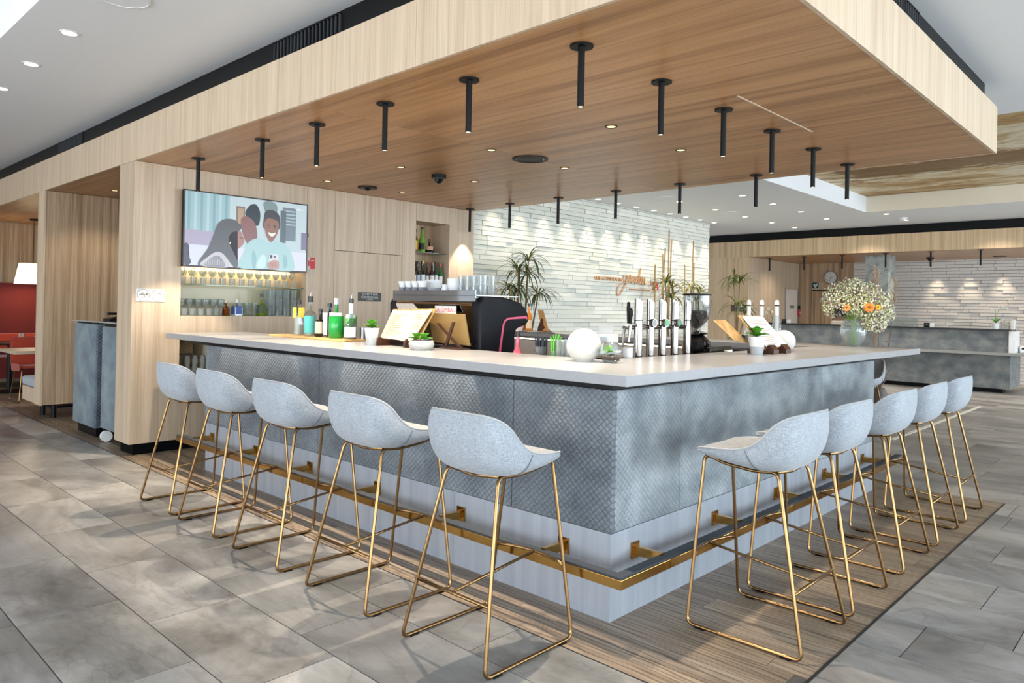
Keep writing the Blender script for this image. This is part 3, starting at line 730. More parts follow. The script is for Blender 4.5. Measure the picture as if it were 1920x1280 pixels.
def rect(a, b, c, d): return [(a, c), (b, c), (b, d), (a, d)]
def scr(c):
    t = NT('screen colour %d %d %d' % c); t.set(Base_Color=(0,0,0,1), Roughness=.25, Emission_Color=S(c), Emission_Strength=.72); return t.m
tv = thing('television', 'wide flat television showing three people looking at a phone', 'television', (.77, 5.0, 2.06))
W2, H2 = .64, .357
obj('housing', bx(-W2, W2, -.07, -.03, -H2, H2), BLACK, tv, bevel=.004)
obj('wall_mount', bx(-.25, .25, -.03, .02, -.15, .15), BLACK, tv)
bm = BM(); box(bm, -W2, W2, -.076, -.069, -H2, -H2+.018); box(bm, -W2, W2, -.076, -.069, H2-.012, H2); box(bm, -W2, -W2+.012, -.076, -.069, -H2+.018, H2-.012); box(bm, W2-.012, W2, -.076, -.069, -H2+.018, H2-.012)
obj('bezel', bm, plain('dark bronze bezel', (66,58,56), .3, .6), tv)
obj('remote_sensor', bx(W2, W2+.02, -.06, -.045, .02, .06), BLACK, tv)
U0, U1, Z0, Z1 = -W2+.012, W2-.012, -H2+.018, H2-.012
def P(l):   # picture coordinates 0..1 from the top left
    return [(U0+(U1-U0)*x, Z1+(Z0-Z1)*y) for x, y in l]
A = []
A.append((P(rect(0, 1, 0, 1)), scr((196,216,222))))
A.append((P(rect(0, .34, 0, .55)), scr((160,196,204))))
for i in range(7): A.append((P(rect(.02+i*.047, .04+i*.047, 0, .55)), scr((186,212,218) if i % 2 else (140,176,184))))
A.append((P(rect(0, .4, .52, .72)), scr((178,170,196)))); A.append((P(rect(0, 1, .72, 1)), scr((222,226,240))))
A.append((P(rect(.39, .46, .13, .42)), scr((136,118,104)))); A.append((P(rect(.405, .45, .16, .38)), scr((186,158,132))))
A.append((P(rect(.78, .90, .07, .56)), scr((118,134,144))))
for i in range(5): A.append((P(rect(.79, .895, .11+i*.05, .13+i*.05)), scr((176,196,204))))
A.append((P(rect(.76, .81, .12, .6)), scr((96,110,120)))); A.append((P(rect(.95, 1, .42, .68)), scr((128,122,150))))
A.append((P(blob([(0,.72),(.035,.74),(.03,.85),(.05,.97),(0,.99)])), scr((70,70,92))))
SK1, SK2, HR, HR2 = scr((176,128,118)), scr((150,108,92)), scr((48,50,56)), scr((92,92,98))
A.append((P(blob([(.46,.22),(.5,.1),(.55,.08),(.585,.2),(.57,.38),(.50,.34)])), scr((40,52,60))))
A.append((P(blob([(.43,.3),(.49,.27),(.55,.38),(.56,.6),(.49,.66),(.44,.5)])), scr((142,98,96))))
A.append((P(blob([(.62,.14),(.61,.04),(.66,0),(.72,.04),(.73,.14),(.70,.2),(.64,.2)])), scr((128,150,152))))
SW, SW2, SW3 = scr((176,214,218)), scr((150,192,198)), scr((206,236,238))
A.append((P(blob([(.42,1),(.45,.8),(.5,.62),(.58,.56),(.66,.62),(.74,.58),(.82,.64),(.87,.78),(.88,1),(.65,1)])), SW))
A.append((P(blob([(.53,.99),(.52,.82),(.535,.74),(.56,.85),(.55,.99)])), SW2)); A.append((P(blob([(.80,.98),(.79,.84),(.805,.76),(.83,.9)])), SW2))
A.append((P(blob([(.56,.98),(.6,.8),(.64,.84),(.63,.98)])), SW3))
A.append((P(blob([(.615,.25),(.63,.16),(.68,.13),(.735,.17),(.755,.27),(.74,.42),(.62,.42)])), scr((66,66,70))))
A.append((P(blob([(.62,.36),(.64,.27),(.69,.26),(.74,.3),(.742,.42),(.72,.52),(.68,.6),(.64,.52)])), SK2))
A.append((P(blob([(.655,.46),(.685,.475),(.72,.455),(.70,.51),(.67,.51)])), scr((250,244,240))))
for x in (.655, .71): A.append((P(rect(x-.014, x+.014, .355, .367)), HR)); A.append((P(rect(x-.01, x+.01, .385, .393)), HR))
A.append((P(blob([(.33,.48),(.39,.44),(.43,.5),(.455,.62),(.44,.68),(.40,.74),(.34,.68)])), SK1))
A.append((P(blob([(.24,.42),(.29,.34),(.37,.33),(.43,.42),(.41,.48),(.35,.52),(.33,.64),(.37,.78),(.41,.95),(.38,1),(.3,.86),(.24,.88),(.13,1),(.10,.96),(.17,.76),(.21,.58)])), HR2))
A.append((P(blob([(.12,1),(.17,.88),(.24,.8),(.3,.84),(.34,1)])), scr((206,204,210)))); A.append((P(blob([(.15,1),(.19,.9),(.24,.85),(.28,.89),(.3,1)])), scr((150,148,156))))
for i in range(10):
    u = .16+.014*i; A.append((P(rect(u, u+.005, .9+.01*(i % 3), .985)), scr((214,212,218))))
A.append((P(rect(.417, .44, .575, .583)), HR)); A.append((P(blob([(.335,.66),(.34,.645),(.345,.66),(.34,.68)])), scr((246,236,210))))
PH = [(.665,.78),(.735,.77),(.745,.8),(.735,.96),(.655,.95)]
A.append((P(PH), scr((220,226,230)))); A.append((P(rect(.672, .69, .79, .84)), HR)); A.append((P(rect(.7, .72, .8, .83)), scr((120,90,130))))
A.append((P(blob([(.65,.92),(.68,.88),(.71,.86),(.745,.88),(.75,.96),(.73,1),(.665,.99)])), scr((196,152,144))))
for x in (.675, .695, .715): A.append((P([(x, .9), (x+.006, .9), (x+.002, .97), (x-.004, .97)]), scr((170,124,116))))
A.append((P(rect(.885, .90, .075, .088)), WHITE_EM := scr((240,246,248)))); A.append((P(rect(.905, .925, .07, .095)), WHITE_EM)); A.append((P(rect(.93, .955, .073, .092)), scr((224,234,238))))
flat('screen_picture', A, tv, 1, -.0702)

def sign(name, lab, cat, x0, x1, z0, z1, mat, y=YF, th=.004):
    t = thing(name, lab, cat, ((x0+x1)/2, y, (z0+z1)/2)); w_, h_ = (x1-x0)/2, (z1-z0)/2
    obj('plate', bx(-w_, w_, -th, -.0005, -h_, h_), mat, t); return t
PAPER = plain('white paper', (216,216,213), .7); INK = plain('dark ink', (62,62,64), .6); REDP = plain('red sign print', (214,44,58), .5)
def ring(bm, cx, cz, r, w_, y, n=32):
    a = [bm.verts.new((cx+r*cos(2*pi*k/n), y, cz+r*sin(2*pi*k/n))) for k in range(n)]; b = [bm.verts.new((cx+(r-w_)*cos(2*pi*k/n), y, cz+(r-w_)*sin(2*pi*k/n))) for k in range(n)]
    for k in range(n): bm.faces.new((a[k], a[(k+1) % n], b[(k+1) % n], b[k]))
def quadf(bm, a, b, c, d, y): bm.faces.new([bm.verts.new((u, y, z)) for u, z in rect(a, b, c, d)])
for i, (x0, x1, lab) in enumerate(((-.235, -.113, 'white square notice with reception desk pictogram on the wooden pillar'), (-.111, .012, 'white square notice with phone and at-sign pictogram on the wooden pillar'))):
    t = sign('pictogram_sign', lab, 'sign', x0, x1, 1.375, 1.49, PAPER); t['group'] = 'pictogram notices on the pillar'
    bm = BM(); ring(bm, 0, 0, .053, .003, -.0045)
    if i == 0:
        quadf(bm, -.03, .015, -.022, -.019, -.0045); quadf(bm, -.03, -.027, -.02, .004, -.0045); quadf(bm, .012, .015, -.02, .004, -.0045); quadf(bm, -.035, .02, .004, .008, -.0045)
        ring(bm, -.008, .022, .009, .002, -.0045, 14); quadf(bm, -.02, .004, .008, .011, -.0045); quadf(bm, .026, .036, .0, .018, -.0045); quadf(bm, .030, .032, -.02, .0, -.0045)
        quadf(bm, -.018, .018, -.036, -.034, -.0045)
    else:
        for a in (rect(-.028, -.026, -.022, .026), rect(-.002, .0, -.022, .026), rect(-.028, 0, .024, .026), rect(-.028, 0, -.022, -.02), rect(-.028, 0, .016, .017), rect(-.028, 0, -.013, -.012)):
            bm.faces.new([bm.verts.new((u, -.0045, z)) for u, z in a])
        quadf(bm, -.02, .02, -.034, -.032, -.0045)
        text('at_sign', '@', .034, INK, t, (.022, -.0046, .012), RX, depth=.0002)
    obj('pictogram', bm, INK, t)
t = sign('staff_sign', 'dark sign reading staff only in German beside the staff door', 'sign', 2.12, 2.435, 1.425, 1.525, plain('anthracite sign plate', (66,64,64), .5))
for k, (s, sz) in enumerate((('ZUTRITT NUR', .034), ('FÜR PERSONAL', .034), ('STAFF ONLY', .016))): text('lettering', s, sz, PAPER, t, (0, -.0046, (.027, -.006, -.032)[k]), RX, depth=.0003)
t = sign('fire_notice', 'small red and white notice with extinguisher symbol beside the television', 'sign', 1.474, 1.56, 1.755, 1.876, PAPER)
obj('red_field', bx(-.016, .043, -.0046, -.004, -.06, .06), REDP, t); bm = BM(); prism(bm, blob([(-.036,-.03),(-.024,-.03),(-.022,.01),(-.03,.035),(-.038,.01)]), 1, -.0046, -.004); obj('symbol', bm, REDP, t)
obj('caption', bx(-.006, .034, -.0049, -.0046, .02, .03), PAPER, t)
# welcome lettering on the brick wall
BRZ = plain('warm bronze lettering', (204,158,118), .4, .5)
wl_ = thing('wall_lettering', 'bronze welcome lettering with the script word garden on the brick wall', 'lettering', (7.78, BY-.02, 1.88))
text('lettering', 'WILLKOMMEN IN', .098, BRZ, wl_, (-.45, -.012, .018), RX, depth=.006)
text('lettering', '&', .09, BRZ, wl_, (.85, -.012, -.01), RX, depth=.006)
def script(segs, r=.008):
    bm = BM()
    for s in segs:
        P_ = []
        for i in range(len(s)-1):
            p0, p1, p2, p3 = s[max(i-1, 0)], s[i], s[i+1], s[min(i+2, len(s)-1)]
            for k in range(5):
                f = k/5; P_.append((.5*((2*p1[0])+(-p0[0]+p2[0])*f+(2*p0[0]-5*p1[0]+4*p2[0]-p3[0])*f*f+(-p0[0]+3*p1[0]-3*p2[0]+p3[0])*f**3), -.012, .5*((2*p1[1])+(-p0[1]+p2[1])*f+(2*p0[1]-5*p1[1]+4*p2[1]-p3[1])*f*f+(-p0[1]+3*p1[1]-3*p2[1]+p3[1])*f**3)))
        P_.append((s[-1][0], -.012, s[-1][1])); tube(bm, P_, r, 6)
    return bm
g_ = [(.25,.09),(.18,.10),(.13,.05),(.13,-.01),(.18,-.03),(.23,.02),(.26,.10),(.22,-.02),(.12,-.14),(.0,-.24),(-.07,-.24),(-.08,-.18),(.0,-.08),(.15,-.03),(.27,.0)]
a_ = [(.27,.0),(.36,.10),(.31,.10),(.28,.04),(.30,-.01),(.34,.01),(.38,.08),(.37,.0),(.40,-.02),(.43,.02)]
r_ = [(.43,.02),(.47,.10),(.48,.07),(.52,.07),(.50,.0),(.53,-.02),(.56,.0)]
dd = [(.56,.0),(.64,.09),(.59,.09),(.56,.03),(.58,-.02),(.63,.02),(.70,.20),(.72,.25),(.68,.10),(.66,.0),(.69,-.02)]
e_ = [(.69,-.02),(.75,.03),(.77,.08),(.74,.09),(.72,.03),(.74,-.02),(.78,-.01)]
n_ = [(.78,-.01),(.81,.08),(.81,-.02),(.85,.07),(.87,.06),(.86,-.01),(.89,-.03),(.93,.01)]
SH = lambda L: [(x*.88-.12, z*1.0) for x, z in L]
obj('script_word', script([SH(g_), SH(a_+r_[1:]+dd[1:]+e_[1:]+n_[1:])], .011), BRZ, wl_, smooth='all')
bm = BM(); 
for i in range(26): box(bm, .18+i*.026, .18+i*.026+.018, -.012, 0, -.148, -.122)
obj('tagline', bm, BRZ, wl_)
t = thing('red_wall_sign', 'small red two part fire point sign at the end of the brick wall lettering', 'sign', (8.8, BY-.02, 1.83))
for z0, z1 in ((.005, .075), (-.075, -.005)): obj('plate', bx(-.075, .075, -.008, 0, z0, z1), REDP, t)
for z0 in (.02, -.06): obj('symbol', bx(-.03, .03, -.0095, -.008, z0, z0+.035), PAPER, t)
t = thing('direction_sign', 'small dark direction sign on the oak wall beside the reception', 'sign', (RXF, 5.74, 1.48))
obj('plate', bx(-.008, 0, -.19, .19, -.075, .075), plain('dark brown sign plate', (38,32,30), .5), t)
obj('edge', bx(-.010, -.008, .12, .19, -.075, .075), plain('brown sign edge', (92,76,62), .5), t)
for k, s in enumerate((.04, .0, -.04)): obj('text_line', bx(-.0092, -.008, -.15, (.08, .02, .0)[k], s-.008, s+.008), PAPER, t)
# reception wall: clock, heart sign, extinguisher
t = thing('wall_clock', 'round white wall clock with black numerals above the far door', 'clock', (15.60, 4.745, 2.276)); R_ = .16
bm = BM(); prism(bm, [(R_*cos(2*pi*k/32), R_*sin(2*pi*k/32)) for k in range(32)], 0, -.03, 0); obj('case', bm, plain('steel clock case', (120,122,124), .3, .8), t)
bm = BM(); prism(bm, [(.88*R_*cos(2*pi*k/32), .88*R_*sin(2*pi*k/32)) for k in range(32)], 0, -.033, -.03); obj('face', bm, PAPER, t)
for k in range(12):
    a = 2*pi*k/12; text('numeral', str(12 if k == 0 else k), .04, BLACK, t, (-.0335, -.112*sin(a), .112*cos(a)), RXW, depth=.0002)
def hand(L, a, w_): return prism(BM(), [(-L*sin(a)-w_*cos(a)*-1, L*cos(a)+w_*sin(a)), (-L*sin(a)-w_*cos(a), L*cos(a)-w_*sin(a)), (w_*-cos(a), -w_*sin(a)), (w_*cos(a), w_*sin(a))], 0, -.036, -.034)
obj('hour_hand', hand(.06, radians(80), .004), BLACK, t); obj('minute_hand', hand(.095, radians(185), .003), BLACK, t)
t = thing('first_aid_sign', 'square dark green sign with a white heart and cross', 'sign', (15.60, 5.11, 2.085))
obj('plate', bx(-.006, 0, -.09, .09, -.085, .085), plain('white sign edge', (222,228,222), .5), t); obj('green_field', bx(-.008, -.006, -.08, .08, -.075, .075), plain('dark green field', (14,64,52), .5), t)
bm = BM(); prism(bm, blob([(0,-.055),(.045,-.005),(.045,.03),(.02,.036),(0,.018),(-.02,.036),(-.045,.03),(-.045,-.005)], 3), 0, -.0095, -.008); obj('heart', bm, PAPER, t)
obj('bolt', prism(BM(), [(0,.014),(.012,-.006),(.002,-.006),(0,-.03),(-.012,-.002),(-.002,-.002)], 0, -.0105, -.0095), plain('green bolt', (14,64,52), .5), t)
bm = BM(); box(bm, -.0095, -.008, -.066, -.034, .045, .053); box(bm, -.0095, -.008, -.054, -.046, .033, .065); obj('cross', bm, PAPER, t)
t = thing('extinguisher_box', 'small red fire call point below a black switch on the corridor wall', 'call point', (15.575, 5.50, 1.42))
obj('red_case', bx(-.04, .03, -.03, .02, -.09, .04), REDP, t); obj('black_switch', bx(-.03, .03, -.02, .02, .07, .16), BLACK, t); obj('symbol', bx(-.02, .01, -.032, -.03, -.06, .01), PAPER, t)
t = thing('door_plate', 'dark narrow name plate on the far wooden door', 'sign', (15.598, 4.55, 1.40)); obj('plate', bx(-.008, 0, -.14, .14, -.035, .035), BLACK, t)

# ================================================================== GLASSWARE AND BOTTLES
def bottle_prof(h, r, neck, shoulder, nr):   # radii and heights of a bottle body
    return [(0, .002), (r*.92, 0), (r, .006), (r, shoulder*h), (r*.86, (shoulder+.04)*h), (nr*1.25, neck*h), (nr, (neck+.03)*h), (nr, h), (nr*.8, h), (0, h-.001)]
GLM = {}
def gmat(c, mixf=.3):
    if (c, mixf) not in GLM: GLM[(c, mixf)] = thin_glass('bottle glass %d %d %d' % c, c, mixf)
    return GLM[(c, mixf)]
PM = {}
def pm(c, rough=.5, metal=0):
    if (c, rough, metal) not in PM: PM[(c, rough, metal)] = plain('finish %d %d %d' % c, c, rough, metal)
    return PM[(c, rough, metal)]
def liquid(c):
    if ('L', c) not in GLM:
        t = NT('liquid %d %d %d' % c); t.set(Base_Color=S(c), Roughness=.12, Transmission_Weight=.35); GLM[('L', c)] = t.m
    return GLM[('L', c)]
def bottle(label, loc, h, r, glassc, cap, lab=None, fill=None, neck=.78, shoulder=.58, nr=.013, caph=.03, capr=.015, labz=(.12,.45), group=None, pourer=False, sq=False, seg=20, solid=False, rz=0):
    t = thing('bottle', label, 'bottle', loc, rz, group)
    bm = BM(); lathe(bm, bottle_prof(h-caph, r, neck, shoulder, nr), 4 if sq == 4 else seg)
    if sq:
        for v in bm.verts:
            m = max(abs(v.co.x), abs(v.co.y)); d = sqrt(v.co.x**2+v.co.y**2)
            if d > nr*1.4 and m > 0: k = min(1.0, r*.86/m)*d/d; v.co.x = max(-r*.86, min(r*.86, v.co.x*1.25)); v.co.y = max(-r*.86, min(r*.86, v.co.y*1.25))
    obj('body', bm, pm(glassc, .12) if solid else gmat(glassc), t, smooth=True)
    bm = BM(); cyl(bm, 0, 0, h-caph-.004, h, capr, 14); obj('cap', bm, pm(cap, .3), t, smooth=True)
    if fill:
        fh = (h-caph)*shoulder*.95; bm = BM(); lathe(bm, [(0, .008), (r*.84, .008), (r*.84, fh), (0, fh)], 16)
        if sq:
            for v in bm.verts: v.co.x *= .95; v.co.y *= .95
        obj('liquid', bm, liquid(fill), t, smooth=True)
    if lab:
        z0, z1 = labz[0]*h, labz[1]*h; bm = BM()
        if sq:
            e = r*.87; box(bm, -e, -e+.001, -r*.62, r*.62, z0, z1); box(bm, -r*.62, r*.62, -e, -e+.001, z0, z1)
        else:
            a0, n = pi*.95, 12; rr = r+.0008
            A_ = [(rr*cos(a0+pi*.62*k/n), rr*sin(a0+pi*.62*k/n)) for k in range(n+1)]
            for k in range(n): bm.faces.new([bm.verts.new(p) for p in ((*A_[k], z0), (*A_[k+1], z0), (*A_[k+1], z1), (*A_[k], z1))])
        obj('label', bm, pm(lab, .6), t)
    if pourer:
        bm = BM(); tube(bm, [(0,0,h-.004),(0,0,h+.02),(.012,-.012,h+.045)], .0035, 8); obj('pourer', bm, STEEL, t, smooth=True)
    return t
TOP = 1.10
# gin bottles on the wooden board
bd = obj('serving_board', prism(BM(), [(.47,2.80),(.695,2.84),(.69,3.9),(.56,3.98),(.47,3.94)], 2, TOP+.0005, TOP+.016), wood('serving board wood', (218,178,118), (200,156,98), (166,122,74), 'y', .5), bevel=.002)
tag(bd, 'long pale wooden board under the row of gin bottles on the counter', 'board')
BZ = TOP+.0165
GB = 'bottles on the wooden board'
bottle('square clear bottle with yellow label and black cap on the board', (.60,3.68,BZ), .30, .047, (232,238,236), (24,24,26), (236,206,84), (226,232,232), neck=.74, shoulder=.66, caph=.035, capr=.018, labz=(.5,.78), group=GB, sq=True)
bottle('clear bottle with teal label and tall black stopper on the board', (.60,3.50,BZ), .33, .052, (232,240,240), (18,18,20), (84,178,176), (214,226,226), neck=.74, shoulder=.62, caph=.045, capr=.02, labz=(.08,.5), group=GB, pourer=True)
bottle('short dark brown bottle with cream label on the board', (.61,3.36,BZ), .225, .046, (24,20,20), (22,22,22), (206,200,178), neck=.68, shoulder=.6, caph=.02, capr=.017, group=GB, solid=True, labz=(.12,.55))
bottle('blue glass bottle with long pale label on the board', (.61,3.225,BZ), .275, .047, (70,96,132), (30,34,44), (196,206,216), (60,80,120), neck=.7, shoulder=.66, caph=.03, capr=.019, group=GB, sq=True, labz=(.08,.72))
bottle('bright green round bottle with silver neck on the board', (.585,3.09,BZ), .315, .058, (28,136,58), (206,210,212), (228,232,228), None, solid=True, neck=.7, shoulder=.62, caph=.045, capr=.02, group=GB, labz=(.55,.64))
bottle('green bottle with pourer standing behind the bright green one', (.655,2.99,BZ), .315, .045, (86,150,76), (60,60,62), (190,214,200), None, solid=True, neck=.7, shoulder=.6, caph=.03, capr=.017, group=GB, pourer=True, labz=(.5,.6))
bottle('clear flared bottle with tall silver cap at the board end', (.585,2.89,BZ), .275, .052, (206,216,226), (214,216,220), (232,236,240), (150,160,172), neck=.72, shoulder=.5, caph=.075, capr=.019, group=GB, labz=(.06,.34))
t = thing('jigger', 'small steel measuring cup behind the last gin bottle', 'measuring cup', (.68,2.87,BZ)); bm = BM(); lathe(bm, [(0,.0),(.02,0),(.024,.09),(.021,.09),(.018,.004),(0,.004)], 16); obj('cup', bm, STEEL, t, smooth=True)
# glasses
def wine_mesh(h=.16, r=.033):
    return mesh_of('bowl', lathe(BM(), [(0,0),(r*.95,0),(r*.9,.003),(.004,.006),(.0035,h*.45),(r*.6,h*.52),(r,h*.72),(r*.8,h),(r*.77,h),(r*.95,h*.72),(r*.5,h*.56),(0,h*.53)], 12), CLEAR, True)
def tumbler_mesh(h=.09, r=.036):
    return mesh_of('body', lathe(BM(), [(0,0),(r*.85,0),(r,h),(r*.94,h),(r*.8,.008),(0,.008)], 12), CLEAR, True)
WM, TM, TS, HI = wine_mesh(), tumbler_mesh(), tumbler_mesh(.065, .03), tumbler_mesh(.13, .034)
def glass_row(me, n, x0, dx, y, z, label, group, cat='glass', name='drinking_glass', dy=0, along='x', jit=.003):
    for i in range(n):
        p = (x0+dx*i, y, z) if along == 'x' else (x0, y+dx*i, z)
        o = bpy.data.objects.new(name, me); link(o, None, (p[0]+rg.uniform(-jit, jit), p[1]+rg.uniform(-jit, jit), z), (0, 0, rg.uniform(0, 6)))
        tag(o, label+', '+ORD[i]+' from the pillar', cat, group)
SHZ = 1.548
for z, d, lab in ((SHZ, .17, 'green edged glass shelf under the television carrying stemmed glasses'),):
    t = obj('glass_shelf', bx(N0+.002, N1-.002, 5.06, 5.345, z-.008, z), SHELF_GLASS); tag(t, lab, 'shelf')
glass_row(TS, 13, .20, .096, 5.078, SHZ+.001, 'small glass under the television in front of the stemmed ones', 'small glasses at the shelf front under the television')
glass_row(WM, 13, .22, .096, 5.155, SHZ+.001, 'stemmed glass under the television, front row', 'stemmed glasses, front row under the television', name='stemmed_glass')
glass_row(WM, 12, .27, .096, 5.235, SHZ+.001, 'stemmed glass under the television, second row', 'stemmed glasses, second row under the television', name='stemmed_glass')
glass_row(TS, 5, .21, .078, 5.065, 1.251, 'small glass on the niche floor in front of the stemmed ones', 'small glasses on the niche floor')
glass_row(WM, 6, .21, .078, 5.135, 1.251, 'stemmed glass on the niche floor, front row', 'stemmed glasses on the niche floor, front row', name='stemmed_glass')
glass_row(WM, 6, .23, .078, 5.21, 1.251, 'stemmed glass on the niche floor, second row', 'stemmed glasses on the niche floor, second row', name='stemmed_glass')
for lv in range(3): glass_row(TM, 4, 1.12, .083, 5.11, 1.251+.091*lv, 'tumbler in the front stacks of the niche, '+['bottom', 'middle', 'top'][lv]+' layer', 'tumblers stacked in front, '+['bottom', 'middle', 'top'][lv]+' layer', jit=0)
for lv in range(3): glass_row(TM, 4, 1.12, .083, 5.21, 1.251+.091*lv, 'tumbler in the rear stacks of the niche, '+['bottom', 'middle', 'top'][lv]+' layer', 'tumblers stacked behind, '+['bottom', 'middle', 'top'][lv]+' layer', jit=0)
glass_row(HI, 3, .84, .082, 5.22, 1.251, 'tall tumbler behind the green bottle in the niche', 'tall tumblers in the niche')
NB = 'bottles in the lit niche under the television'
bottle('amber decanter bottle in the niche under the television', (.63,5.10,1.251), .15, .036, (206,160,96), (200,190,170), None, (170,96,30), caph=.02, group=NB, neck=.72)
bottle('square clear bottle with blue label in the niche under the television', (.745,5.10,1.251), .16, .05, (224,232,238), (220,224,228), (74,100,170), (206,218,230), caph=.03, group=NB, sq=True, neck=.72, labz=(.1,.6))
bottle('olive green bottle with dark label in the niche under the television', (1.0,5.09,1.251), .225, .046, (96,120,30), (30,34,24), (70,84,58), (96,112,30), caph=.035, group=NB, neck=.66, shoulder=.55, solid=True, labz=(.12,.5))
LP = plain('niche light diffuser', (255,226,170), .5, emit=9)
t = obj('niche_light', bx(N0+.05, N1-.05, 5.29, 5.31, 1.69, 1.713), LP); tag(t, 'warm light bar at the top of the glass niche behind the television', 'light')
# bottle niche beside the staff door
for z, lab in ((2.045, 'upper glass shelf in the tall bottle niche'), (1.645, 'middle glass shelf in the tall bottle niche'), (1.30, 'lowest glass shelf in the tall bottle niche, behind the coffee machine')):
    t = obj('glass_shelf', bx(2.932, 3.463, 5.06, 5.345, z-.008, z), SHELF_GLASS); tag(t, lab, 'shelf')
GN = 'bottles on the upper niche shelf'
bottle('yellow labelled bottle on the upper niche shelf', (3.00,5.12,2.046), .27, .038, (226,214,140), (28,28,30), (240,190,60), (220,200,110), group=GN, labz=(.1,.5))
bottle('tall green bottle with dark label on the upper niche shelf', (3.11,5.12,2.046), .31, .04, (110,170,60), (24,24,26), (40,24,30), (110,160,40), group=GN, solid=True, neck=.72, shoulder=.5, labz=(.1,.35))
bottle('round dark flask on the upper niche shelf', (3.235,5.13,2.046), .17, .058, (40,26,24), (40,34,32), (196,150,120), group=GN, neck=.62, shoulder=.42, solid=True, caph=.03, labz=(.2,.45))
cols = [((226,150,120),(200,60,50),(238,236,230),'red capped clear'), ((226,232,240),(60,60,64),(190,200,214),'clear pale labelled'), ((230,236,240),(216,190,90),(236,240,244),'clear gold capped'), ((60,52,54),(20,20,22),(216,214,210),'dark'), ((70,48,44),(150,60,50),(232,222,210),'brown'), ((52,80,60),(26,26,28),(226,228,230),'dark green'), ((46,120,70),(204,40,60),(232,226,222),'bright green red capped')]
for i, (gc, cc, lc, nm) in enumerate(cols):
    bottle(nm+' bottle on the middle niche shelf', (2.975+.071*i,5.10+.01*(i % 2),1.646), .27+.012*(i % 3), .031, gc, cc, lc, None, group='bottles on the middle niche shelf', solid=(i > 2), labz=(.08,.42), neck=.7)
for i in range(5):
    gc, cc, lc, nm = cols[(i*2+1) % 7]; bottle('second row bottle behind, '+ORD[i]+' from the coffee machine side, middle niche shelf', (3.0+.09*i,5.2,1.646), .29, .031, gc, cc, lc, None, group='second row on the middle niche shelf', solid=True, labz=(.08,.42), neck=.7)
# open shelves under the counter end
for z, lab in ((.70, 'glass shelf below the worktop beside the wooden pillar'),):
    t = obj('glass_shelf', bx(N0+.002, N1-.002, 5.03, 5.345, z-.008, z), SHELF_GLASS); tag(t, lab, 'shelf')
t = thing('glass_carafe', 'clear curvy carafe below the worktop, next to the pillar', 'carafe', (.265,5.10,.701)); 
bm = BM(); lathe(bm, [(0,0),(.03,0),(.034,.02),(.022,.08),(.03,.12),(.02,.16),(.024,.17),(.021,.17),(.017,.16),(.027,.12),(.018,.08),(.03,.02),(0,.005)], 14); obj('body', bm, CLEAR, t, smooth=True); index_kids()
for i, s in enumerate(('second', 'third', 'fourth')): dup(t, (.265+.072*(i+1) if i < 2 else .30,5.10+(0 if i < 2 else .085),.701), 0, 'clear curvy carafe below the worktop, '+s+' from the pillar')
t = thing('lattice_box', 'brown lattice patterned box below the worktop beside the pillar', 'box', (.275,5.24,.885)); obj('body', bx(-.07,.07,-.07,.07,0,.14), pm((92,72,44)), t)
obj('stand', bx(-.08,.08,-.07,.07,-.012,0), pm((60,50,40)), t)
for k in range(-4, 5):
    for sg in (-1, 1):
        a = max(-.07, -.07+.035*k) if sg > 0 else min(.07, .07-.035*k)
        p0 = Vector((-.07, 0, 0)) ; x0_, x1_ = -.068, .068; z0_ = .035*k; z1_ = .035*k+.136*1
        pts = [(x0_+(x1_-x0_)*f, z0_+(z1_-z0_)*f) for f in [j/16 for j in range(17)]]
        pts = [(x*sg, z) for x, z in pts if 0 <= z <= .139]
        if len(pts) > 2: bm = BM(); tube(bm, [(pts[0][0], -.071, pts[0][1]), (pts[-1][0], -.071, pts[-1][1])], .003, 5); obj('lattice_strip', bm, pm((176,142,84)), t)
t = thing('linen_jug', 'cream jug with dark handle below the worktop', 'jug', (.50,5.20,.70)); bm = BM(); lathe(bm, [(0,0),(.05,0),(.052,.15),(.042,.26),(.045,.30),(.04,.30),(0,.28)], 18); obj('body', bm, pm((196,186,160), .6), t, smooth=True)
bm = BM(); tube(bm, fillet([(.045,-.01,.26),(.09,-.02,.26),(.09,-.02,.08),(.05,-.01,.08)], .03), .007, 8); obj('handle', bm, BLACK, t, smooth=True)
t = thing('menu_pile', 'loose pile of printed sheets on the low niche floor', 'paper pile', (.34,5.12,.441)); 
for k in range(5): obj('sheet', bx(-.11,.11,-.08,.08,.004*k,.004*k+.0025), pm((214,206,190)), t, rot=(0,0,.12*k-.2))
t = thing('wine_cooler', 'narrow black and brass bottle cooler under the counter end', 'cooler', (.66,5.12,.70)); bm = BM(); cyl(bm, 0, 0, 0, .28, .04, 16); obj('body', bm, BLACK_GLOSS, t, smooth=True); bm = BM(); cyl(bm, 0,0,.25,.262,.042,16); obj('band', bm, BRASS, t, smooth=True)

